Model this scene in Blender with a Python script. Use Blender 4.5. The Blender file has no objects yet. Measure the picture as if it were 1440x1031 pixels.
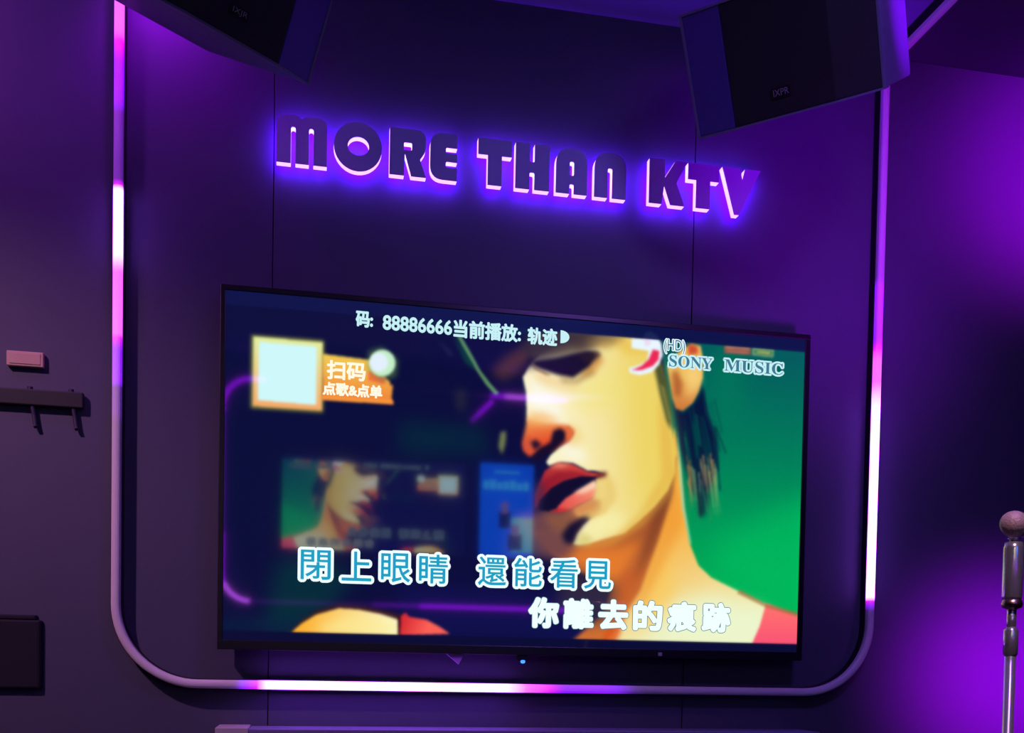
import bpy, bmesh, math, random
import numpy as np
from mathutils import Vector, Matrix

random.seed(4)
scene = bpy.context.scene
COL = scene.collection

# ------------------------------------------------------------------ camera, world, lights, exposure
cam_data = bpy.data.cameras.new('camera')
cam = bpy.data.objects.new('camera', cam_data)
COL.objects.link(cam)
cam_data.sensor_fit = 'HORIZONTAL'
cam_data.sensor_width = 36.0
cam_data.lens = 1450.0 / 1440.0 * 36.0
cam_data.shift_x = 0.0
cam_data.shift_y = (978.75 - 515.5) / 1440.0          # the frame is the upper part of a taller picture
cam_data.clip_start = 0.02
right = Vector((0.98057719, -0.1952383, 0.01871846))
up = Vector((-0.01198646, 0.03560571, 0.99929403))
fwd = Vector((0.19576695, 0.9801093, -0.03257393))
rot = Matrix((right, up, -fwd)).transposed()
cam.matrix_world = Matrix.Translation((0.0, -2.5, 1.1)) @ rot.to_4x4()
scene.camera = cam

world = bpy.data.worlds.new('world')
scene.world = world
world.use_nodes = True
world.node_tree.nodes['Background'].inputs[0].default_value = (0.02, 0.01, 0.04, 1)
world.node_tree.nodes['Background'].inputs[1].default_value = 0.3

vs = scene.view_settings
vs.view_transform = 'Standard'
vs.look = 'None'
vs.exposure = 0.0
vs.gamma = 1.0
vs.use_curve_mapping = False


def light(name, kind, loc, energy, color, target=None, **kw):
    d = bpy.data.lights.new(name, kind)
    d.energy = energy
    d.color = color
    for k, v in kw.items():
        setattr(d, k, v)
    o = bpy.data.objects.new(name, d)
    COL.objects.link(o)
    o.location = loc
    if target is not None:
        o.rotation_euler = (Vector(target) - Vector(loc)).to_track_quat('-Z', 'Y').to_euler()
    return o


VIOLET = (0.46, 0.0, 1.0)
# ceiling downlight at the left: the pinkish light that throws the strip's and the speaker's shadows
light('downlight', 'SPOT', (-1.40, -1.15, 2.66), 86.0, (1.0, 0.46, 0.86), (-0.42, 0.0, 0.66),
      spot_size=math.radians(66), spot_blend=1.0, shadow_soft_size=0.04)
# soft violet-blue fill spot, added to brighten the middle of the wall
light('wall_fill', 'SPOT', (1.0, -1.6, 2.66), 52.0, (0.32, 0.14, 1.0), (0.85, 0.0, 1.25),
      spot_size=math.radians(95), spot_blend=1.0, shadow_soft_size=0.15)
# pinkish ceiling spot on the microphone stand
light('stand_spot', 'SPOT', (0.55, -2.2, 2.66), 60.0, (1.0, 0.62, 0.80), (0.99, -1.2, 1.22),
      spot_size=math.radians(20), spot_blend=0.8, shadow_soft_size=0.05)
# violet spots; wash_upper and wash_lower are stage lamps
light('wash_upper', 'SPOT', (2.35, -1.0, 2.45), 150.0, VIOLET, (2.00, 0.0, 2.46),
      spot_size=math.radians(42), spot_blend=1.0, shadow_soft_size=0.14)
light('wash_lower', 'SPOT', (2.3, -1.0, 1.1), 165.0, VIOLET, (1.89, 0.0, 1.08),
      spot_size=math.radians(36), spot_blend=1.0, shadow_soft_size=0.14)
light('wash_left', 'SPOT', (-0.36, -0.13, 2.675), 5.5, VIOLET, (-0.30, 0.0, 2.35),
      spot_size=math.radians(120), spot_blend=1.0, shadow_soft_size=0.02)
light('wash_corner', 'SPOT', (-1.0, -0.5, 2.66), 12.0, (0.55, 0.08, 1.0), (-0.62, 0.0, 2.35),
      spot_size=math.radians(90), spot_blend=1.0, shadow_soft_size=0.05)
light('right_wall_fill', 'SPOT', (1.50, -1.45, 0.98), 165.0, VIOLET, (1.33, 0.0, 2.22),
      spot_size=math.radians(32), spot_blend=1.0, shadow_soft_size=0.20)  # unseen lamp added in mid-air, brightens the wall below the right speaker
light('speaker_fill', 'SPOT', (1.75, -0.95, 1.95), 150.0, (0.30, 0.0, 1.0), (1.22, -0.47, 2.60),
      spot_size=math.radians(27), spot_blend=1.0, shadow_soft_size=0.02)  # added mid-air lamp, turns the speaker's side and the ceiling violet


# ------------------------------------------------------------------ helpers
def srgb(c):
    out = []
    for v in c:
        v = v / 255.0
        out.append(v / 12.92 if v <= 0.04045 else ((v + 0.055) / 1.055) ** 2.4)
    return tuple(out)


MATS = {}


def mat(name, base, rough=0.6, metal=0.0, emit=None, strength=1.0, noise=0.0, scale=12.0, spec=0.5, bump=0.0):
    m = bpy.data.materials.new(name)
    m.use_nodes = True
    nt = m.node_tree
    b = nt.nodes['Principled BSDF']
    b.inputs['Base Color'].default_value = (*base, 1)
    b.inputs['Roughness'].default_value = rough
    b.inputs['Metallic'].default_value = metal
    b.inputs['Specular IOR Level'].default_value = spec
    if emit is not None:
        b.inputs['Emission Color'].default_value = (*emit, 1)
        b.inputs['Emission Strength'].default_value = strength
    if noise > 0 or bump > 0:
        tc = nt.nodes.new('ShaderNodeTexCoord')
        n = nt.nodes.new('ShaderNodeTexNoise')
        n.inputs['Scale'].default_value = scale
        n.inputs['Detail'].default_value = 5.0
        nt.links.new(tc.outputs['Object'], n.inputs['Vector'])
        if noise > 0:
            mx = nt.nodes.new('ShaderNodeMix')
            mx.data_type = 'RGBA'
            mx.inputs[6].default_value = (*[v * (1 - noise) for v in base], 1)
            mx.inputs[7].default_value = (*[min(1, v * (1 + noise)) for v in base], 1)
            nt.links.new(n.outputs['Fac'], mx.inputs[0])
            nt.links.new(mx.outputs[2], b.inputs['Base Color'])
        if bump > 0:
            bp = nt.nodes.new('ShaderNodeBump')
            bp.inputs['Strength'].default_value = bump
            bp.inputs['Distance'].default_value = 0.002
            nt.links.new(n.outputs['Fac'], bp.inputs['Height'])
            nt.links.new(bp.outputs['Normal'], b.inputs['Normal'])
    MATS[name] = m
    if name.startswith(('text_', 'kiosk_')):
        m.cycles.emission_sampling = 'NONE'
    return m


def attr_mat(name, attr, base, rough, strength, spec=0.5):
    """principled surface whose emission colour comes from a colour attribute"""
    m = mat(name, base, rough, spec=spec)
    nt = m.node_tree
    b = nt.nodes['Principled BSDF']
    a = nt.nodes.new('ShaderNodeVertexColor')
    a.layer_name = attr
    nt.links.new(a.outputs['Color'], b.inputs['Emission Color'])
    b.inputs['Emission Strength'].default_value = strength
    return m


def add_box(bm, lo, hi, bevel=0.0, seg=2):
    v = [bm.verts.new((x, y, z)) for x in (lo[0], hi[0]) for y in (lo[1], hi[1]) for z in (lo[2], hi[2])]
    fs = [bm.faces.new([v[i] for i in q]) for q in
          ((0, 1, 3, 2), (4, 6, 7, 5), (0, 4, 5, 1), (2, 3, 7, 6), (0, 2, 6, 4), (1, 5, 7, 3))]
    if bevel > 0:
        es = list({e for f in fs for e in f.edges})
        bmesh.ops.bevel(bm, geom=es, offset=bevel, segments=seg, affect='EDGES', profile=0.5)


def add_prism(bm, pts, z0, z1, bevel=0.0):
    """pts in plan (x,y), extruded in z"""
    a = [bm.verts.new((p[0], p[1], z0)) for p in pts]
    b = [bm.verts.new((p[0], p[1], z1)) for p in pts]
    fs = [bm.faces.new(list(reversed(a))), bm.faces.new(b)]
    n = len(pts)
    for i in range(n):
        fs.append(bm.faces.new((a[i], a[(i + 1) % n], b[(i + 1) % n], b[i])))
    if bevel > 0:
        es = list({e for f in fs for e in f.edges})
        bmesh.ops.bevel(bm, geom=es, offset=bevel, segments=2, affect='EDGES', profile=0.5)


def add_lathe(bm, prof, axis_pt=(0, 0, 0), seg=24):
    """profile of (radius, z) turned round the z axis"""
    rings = []
    for r, z in prof:
        if r < 1e-6:
            rings.append([bm.verts.new((axis_pt[0], axis_pt[1], axis_pt[2] + z))])
        else:
            rings.append([bm.verts.new((axis_pt[0] + r * math.cos(k * 2 * math.pi / seg),
                                        axis_pt[1] + r * math.sin(k * 2 * math.pi / seg),
                                        axis_pt[2] + z)) for k in range(seg)])
    for a, b in zip(rings[:-1], rings[1:]):
        for k in range(seg):
            q = [a[k % len(a)], a[(k + 1) % len(a)], b[(k + 1) % len(b)], b[k % len(b)]]
            q = list(dict.fromkeys(q))
            if len(q) > 2:
                bm.faces.new(q)


def add_tube(bm, pts, r, seg=10):
    pts = [Vector(p) for p in pts]
    rings = []
    for i, p in enumerate(pts):
        t = (pts[min(i + 1, len(pts) - 1)] - pts[max(i - 1, 0)]).normalized()
        n = t.cross(Vector((0.13, 0.9, 0.31))).normalized()
        m = t.cross(n)
        rr = r[i] if isinstance(r, (list, tuple)) else r
        rings.append([bm.verts.new(p + n * rr * math.cos(k * 2 * math.pi / seg) + m * rr * math.sin(k * 2 * math.pi / seg))
                      for k in range(seg)])
    for a, b in zip(rings[:-1], rings[1:]):
        for k in range(seg):
            bm.faces.new((a[k], a[(k + 1) % seg], b[(k + 1) % seg], b[k]))
    bm.faces.new(list(reversed(rings[0])))
    bm.faces.new(rings[-1])


def obj(name, bm, m, parent=None, smooth=False):
    me = bpy.data.meshes.new(name)
    if isinstance(bm, bmesh.types.BMesh):
        bmesh.ops.recalc_face_normals(bm, faces=bm.faces[:])
        bm.to_mesh(me)
        bm.free()
    else:
        me = bm
    if smooth:
        for p in me.polygons:
            p.use_smooth = True
    me.materials.clear()
    me.materials.append(MATS[m] if isinstance(m, str) else m)
    o = bpy.data.objects.new(name, me)
    COL.objects.link(o)
    if parent is not None:
        o.parent = parent
    return o


def boxo(name, lo, hi, m, parent=None, bevel=0.0):
    bm = bmesh.new()
    add_box(bm, lo, hi, bevel)
    return obj(name, bm, m, parent)


def tag(o, label, cat, group=None):
    o['label'] = label
    o['category'] = cat
    if group:
        o['group'] = group
    return o


def thing(name, label, cat, loc=(0, 0, 0), group=None):
    o = bpy.data.objects.new(name, None)
    o.empty_display_size = 0.05
    COL.objects.link(o)
    o.location = loc
    return tag(o, label, cat, group)


def struct(o):
    o['kind'] = 'structure'
    return o


# ------------------------------------------------------------------ materials
mat('wall_laminate', (0.085, 0.080, 0.14), 0.55, noise=0.05, scale=9, spec=0.35, bump=0.02)
mat('joint', (0.012, 0.010, 0.016), 0.9)
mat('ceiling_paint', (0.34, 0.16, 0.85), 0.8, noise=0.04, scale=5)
mat('floor_vinyl', (0.05, 0.045, 0.055), 0.35, noise=0.25, scale=20)
mat('side_wall', (0.07, 0.06, 0.085), 0.7, noise=0.08)
mat('black_plastic', (0.010, 0.010, 0.014), 0.35)
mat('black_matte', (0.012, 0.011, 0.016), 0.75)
mat('cabinet_black', (0.014, 0.014, 0.020), 0.6, noise=0.2, scale=90, bump=0.25)
mat('speaker_side', (0.15, 0.14, 0.26), 0.5, noise=0.1, scale=60)
mat('badge_silver', (0.62, 0.55, 0.62), 0.35, 0.6)
mat('channel_black', (0.010, 0.008, 0.014), 0.7)
mat('chrome', (0.82, 0.78, 0.82), 0.22, 0.82)
mat('warm_metal', (0.62, 0.42, 0.34), 0.28, 1.0)
mat('mic_mesh', (0.58, 0.38, 0.36), 0.45, 0.15, bump=0.6, scale=400)
mat('letter_face', (0.48, 0.46, 0.85), 0.55, noise=0.05)
mat('letter_edge', (0.6, 0.5, 0.7), 0.4, emit=(1.0, 0.50, 1.0), strength=1.35)
mat('letter_halo', (0.3, 0.3, 0.4), 0.5, emit=(0.11, 0.0, 1.0), strength=34.0)
mat('switch_plate', (0.62, 0.40, 0.30), 0.45, noise=0.05)
mat('rack_black', (0.008, 0.008, 0.012), 0.6)
mat('rack_dim', (0.03, 0.024, 0.06), 0.6)
mat('wing_blue_glow', (0.07, 0.035, 0.34), 0.5, noise=0.1, scale=80)  # blue light falling on the wing is put into its base colour
mat('shadow_dark', (0.005, 0.004, 0.016), 0.8, noise=0.2)
mat('console_wood', (0.20, 0.18, 0.38), 0.5, noise=0.12, scale=14)
mat('console_grey', (0.52, 0.46, 0.50), 0.55, noise=0.05)
mat('blue_lamp', (0.0, 0.02, 0.1), 0.4, emit=(0.03, 0.16, 1.0), strength=3.0)
mat('violet_tab', (0.60, 0.22, 0.90), 0.5)
mat('dim_logo', (0.5, 0.5, 0.55), 0.4)
attr_mat('led_diffuser', 'glow', (0.80, 0.72, 0.78), 0.5, 1.0)
attr_mat('screen_picture', 'picture', (0.004, 0.004, 0.008), 0.045, 1.0, spec=1.0)
attr_mat('screen_picture_rear', 'picture', (0.004, 0.004, 0.008), 0.06, 4.2)
for n_ in ('screen_picture', 'screen_picture_rear'):
    MATS[n_].cycles.emission_sampling = 'NONE'
mat('text_white', (0, 0, 0), 0.5, emit=srgb((232, 252, 255)), strength=1.1)
mat('text_ice', (0, 0, 0), 0.5, emit=srgb((196, 240, 244)), strength=1.0)
mat('text_cyan', (0, 0, 0), 0.5, emit=srgb((24, 158, 196)), strength=1.0)
mat('text_line', (0, 0, 0), 0.5, emit=srgb((70, 120, 130)), strength=1.0)
mat('text_cream', (0, 0, 0), 0.5, emit=srgb((255, 250, 226)), strength=1.0)
mat('text_teal', (0, 0, 0), 0.5, emit=srgb((60, 120, 140)), strength=1.0)
mat('kiosk_blue', (0.01, 0.01, 0.02), 0.2, emit=srgb((0, 92, 250)), strength=5.0)
mat('kiosk_cyan', (0.01, 0.01, 0.02), 0.2, emit=srgb((60, 176, 255)), strength=5.0)
mat('kiosk_pale', (0.01, 0.01, 0.02), 0.2, emit=srgb((90, 200, 220)), strength=4.0)
mat('kiosk_dark', (0.01, 0.01, 0.02), 0.2, emit=srgb((20, 40, 90)), strength=2.0)
mat('kiosk_skin', (0.01, 0.01, 0.02), 0.2, emit=srgb((170, 140, 190)), strength=2.4)

# ------------------------------------------------------------------ the room
CZ = 2.692          # ceiling height
XL, XR, YR = -2.6, 3.2, -3.26
wall = struct(boxo('wall_back', (XL, 0.012, 0.0), (XR, 0.08, CZ), 'joint'))
seams = [XL, -1.121, -0.0885, 0.944, 1.9765, XR]
for a, b in zip(seams[:-1], seams[1:]):
    boxo('panel', (a + 0.0011, 0.0, 0.0), (b - 0.0011, 0.0125, CZ), 'wall_laminate', wall, 0.0012)
ceil = struct(boxo('ceiling', (XL, YR, CZ + 0.004), (XR, 0.08, CZ + 0.08), 'joint'))
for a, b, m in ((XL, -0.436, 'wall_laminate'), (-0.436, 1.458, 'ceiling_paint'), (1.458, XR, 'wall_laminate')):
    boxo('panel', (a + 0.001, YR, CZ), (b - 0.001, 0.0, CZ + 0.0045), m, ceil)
struct(boxo('floor', (XL, YR, -0.08), (XR, 0.08, 0.0), 'floor_vinyl'))
struct(boxo('wall_left', (XL - 0.08, YR, 0.0), (XL, 0.08, CZ), 'side_wall'))
struct(boxo('wall_right', (XR, YR, 0.0), (XR + 0.08, 0.08, CZ), 'side_wall'))
struct(boxo('wall_rear', (XL, YR - 0.08, 0.0), (XR, YR, CZ), 'side_wall'))


# ------------------------------------------------------------------ LED strips
def smooth_lerp(stops, s):
    if s <= stops[0][0]:
        return stops[0][1]
    for (s0, c0), (s1, c1) in zip(stops[:-1], stops[1:]):
        if s <= s1:
            f = (s - s0) / max(1e-9, s1 - s0)
            return tuple(a + (b - a) * f for a, b in zip(c0, c1))
    return stops[-1][1]


OFF = (0.0, 0.0, 0.0)
DIM = (0.03, 0.001, 0.12)
VIO = (0.24, 0.0, 1.1)
MAG = (0.80, 0.0, 1.15)
PNK = (1.15, 0.14, 1.30)
HOT = (5.0, 1.15, 12.5)


def led_strip(name, label, path, normals, stops, group, width=0.021, depth=0.024):
    """path: points on the wall or ceiling, normals: outward surface normal at each; stops: (distance, colour)"""
    root = thing(name, label, 'light strip', path[0], group)
    base = Vector(path[0])
    pts = [Vector(p) - base for p in path]
    nor = [Vector(n) for n in normals]
    n = len(pts)
    dist = [0.0]
    for a, b in zip(pts[:-1], pts[1:]):
        dist.append(dist[-1] + (b - a).length)
    fr = []
    for i in range(n):
        t = (pts[min(i + 1, n - 1)] - pts[max(i - 1, 0)]).normalized()
        fr.append((t.cross(nor[i]).normalized(), nor[i]))
    h = width / 2

    def sweep(section, closed, nm, material, glow=False):
        me = bpy.data.meshes.new(nm)
        verts, faces = [], []
        k = len(section)
        for i in range(n):
            sx, sn = fr[i]
            for (u, v) in section:
                verts.append(tuple(pts[i] + sx * u + sn * v))
        for i in range(n - 1):
            for j in range(k if closed else k - 1):
                j2 = (j + 1) % k
                faces.append((i * k + j, i * k + j2, (i + 1) * k + j2, (i + 1) * k + j))
        if closed:
            faces.append(tuple(range(k)))
            faces.append(tuple(reversed(range((n - 1) * k, n * k))))
        me.from_pydata(verts, [], faces)
        if glow:
            ca = me.color_attributes.new('glow', 'FLOAT_COLOR', 'POINT')
            buf = np.zeros((len(verts), 4), np.float32)
            for i in range(n):
                buf[i * k:(i + 1) * k, :3] = smooth_lerp(stops, dist[i])
            buf[:, 3] = 1
            ca.data.foreach_set('color', buf.ravel())
        me.update()
        return obj(nm, me, material, root)

    sweep([(-h - 0.002, 0.0005), (h + 0.002, 0.0005), (h + 0.002, depth), (-h - 0.002, depth)], True, 'channel', 'channel_black')
    dome = [(-h, depth - 0.002)] + [(-h * math.cos(a), depth + 0.0150 * math.sin(a) ** 0.5)
                                    for a in [math.pi * q / 8 for q in range(1, 8)]] + [(h, depth - 0.002)]
    sweep(dome, True, 'diffuser', 'led_diffuser', True)
    return root


def loop_path(xl, xr, zt, zb, r, y, step=0.012):
    p = []

    def seg(a, b):
        a, b = Vector(a), Vector(b)
        m = max(2, int((b - a).length / step))
        for i in range(m):
            p.append(a.lerp(b, i / m))
    seg((xl, y, zt), (xl, y, zb + r))
    for k in range(18):
        a = math.pi + k * math.pi / 36
        p.append(Vector((xl + r + r * math.cos(a), y, zb + r + r * math.sin(a))))
    seg((xl + r, y, zb), (xr - r, y, zb))
    for k in range(18):
        a = 1.5 * math.pi + k * math.pi / 36
        p.append(Vector((xr - r + r * math.cos(a), y, zb + r + r * math.sin(a))))
    seg((xr, y, zb + r), (xr, y, zt))
    p.append(Vector((xr, y, zt)))
    return p


SX0, SX1, SZB, SR = -0.4255, 1.4450, 1.0365, 0.18
front = loop_path(SX0, SX1, CZ, SZB, SR, 0.0)
# distance along the loop from heights / positions on the wall
side = CZ - (SZB + SR)
arc = SR * math.pi / 2
bot0 = side + arc
bot1 = bot0 + (SX1 - SX0 - 2 * SR)
rz = lambda z: bot1 + arc + (z - SZB - SR)
lz = lambda z: CZ - z
bx = lambda x: bot0 + (x - SX0 - SR)
stops = [(0, PNK), (lz(2.48), PNK), (lz(2.465), MAG), (lz(2.42), VIO), (lz(2.33), VIO), (lz(2.31), DIM), (lz(2.155), DIM),
         (lz(2.147), MAG), (lz(2.138), HOT), (lz(2.00), HOT), (lz(1.96), PNK), (lz(1.815), PNK), (lz(1.81), MAG), (lz(1.785), VIO),
         (lz(1.71), VIO), (lz(1.70), DIM), (lz(1.64), DIM), (lz(1.62), OFF),
         (bx(-0.165), OFF), (bx(-0.16), DIM), (bx(-0.14), VIO), (bx(-0.11), MAG), (bx(-0.088), HOT), (bx(0.47), HOT), (bx(0.53), PNK),
         (bx(0.59), MAG), (bx(0.62), VIO), (bx(0.74), VIO), (bx(0.80), DIM), (bx(0.83), OFF),
         (rz(1.245), OFF), (rz(1.255), DIM), (rz(1.268), VIO), (rz(1.278), MAG), (rz(1.288), HOT), (rz(1.77), HOT), (rz(1.84), PNK),
         (rz(1.90), PNK), (rz(1.93), MAG), (rz(1.95), VIO), (rz(2.09), VIO), (rz(2.11), DIM), (rz(2.60), DIM), (rz(2.69), DIM)]
led_strip('led_strip', 'violet LED light strip framing the television wall in a rounded U', front, [(0, -1, 0)] * len(front), stops,
          'light strips')


def ceiling_strip(x, y0, y1, stops, label):
    m = 90
    path = [(x, y0 + (y1 - y0) * i / m, CZ) for i in range(m + 1)]
    led_strip('led_strip', label, path, [(0, 0, -1)] * (m + 1), stops, 'light strips')


ceiling_strip(SX1 + 0.012, -0.03, -1.9, [(0, DIM), (0.42, DIM), (0.47, VIO), (0.55, MAG), (0.6, HOT), (1.0, HOT), (1.1, VIO), (1.2, DIM)],
              'LED light strip running along the ceiling at the upper right')
ceiling_strip(SX0 - 0.012, -0.03, -1.9, [(0, PNK), (0.1, HOT), (0.5, HOT), (0.6, PNK), (0.7, VIO), (0.8, DIM)],
              'LED light strip on the ceiling above the left loudspeaker')


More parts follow.
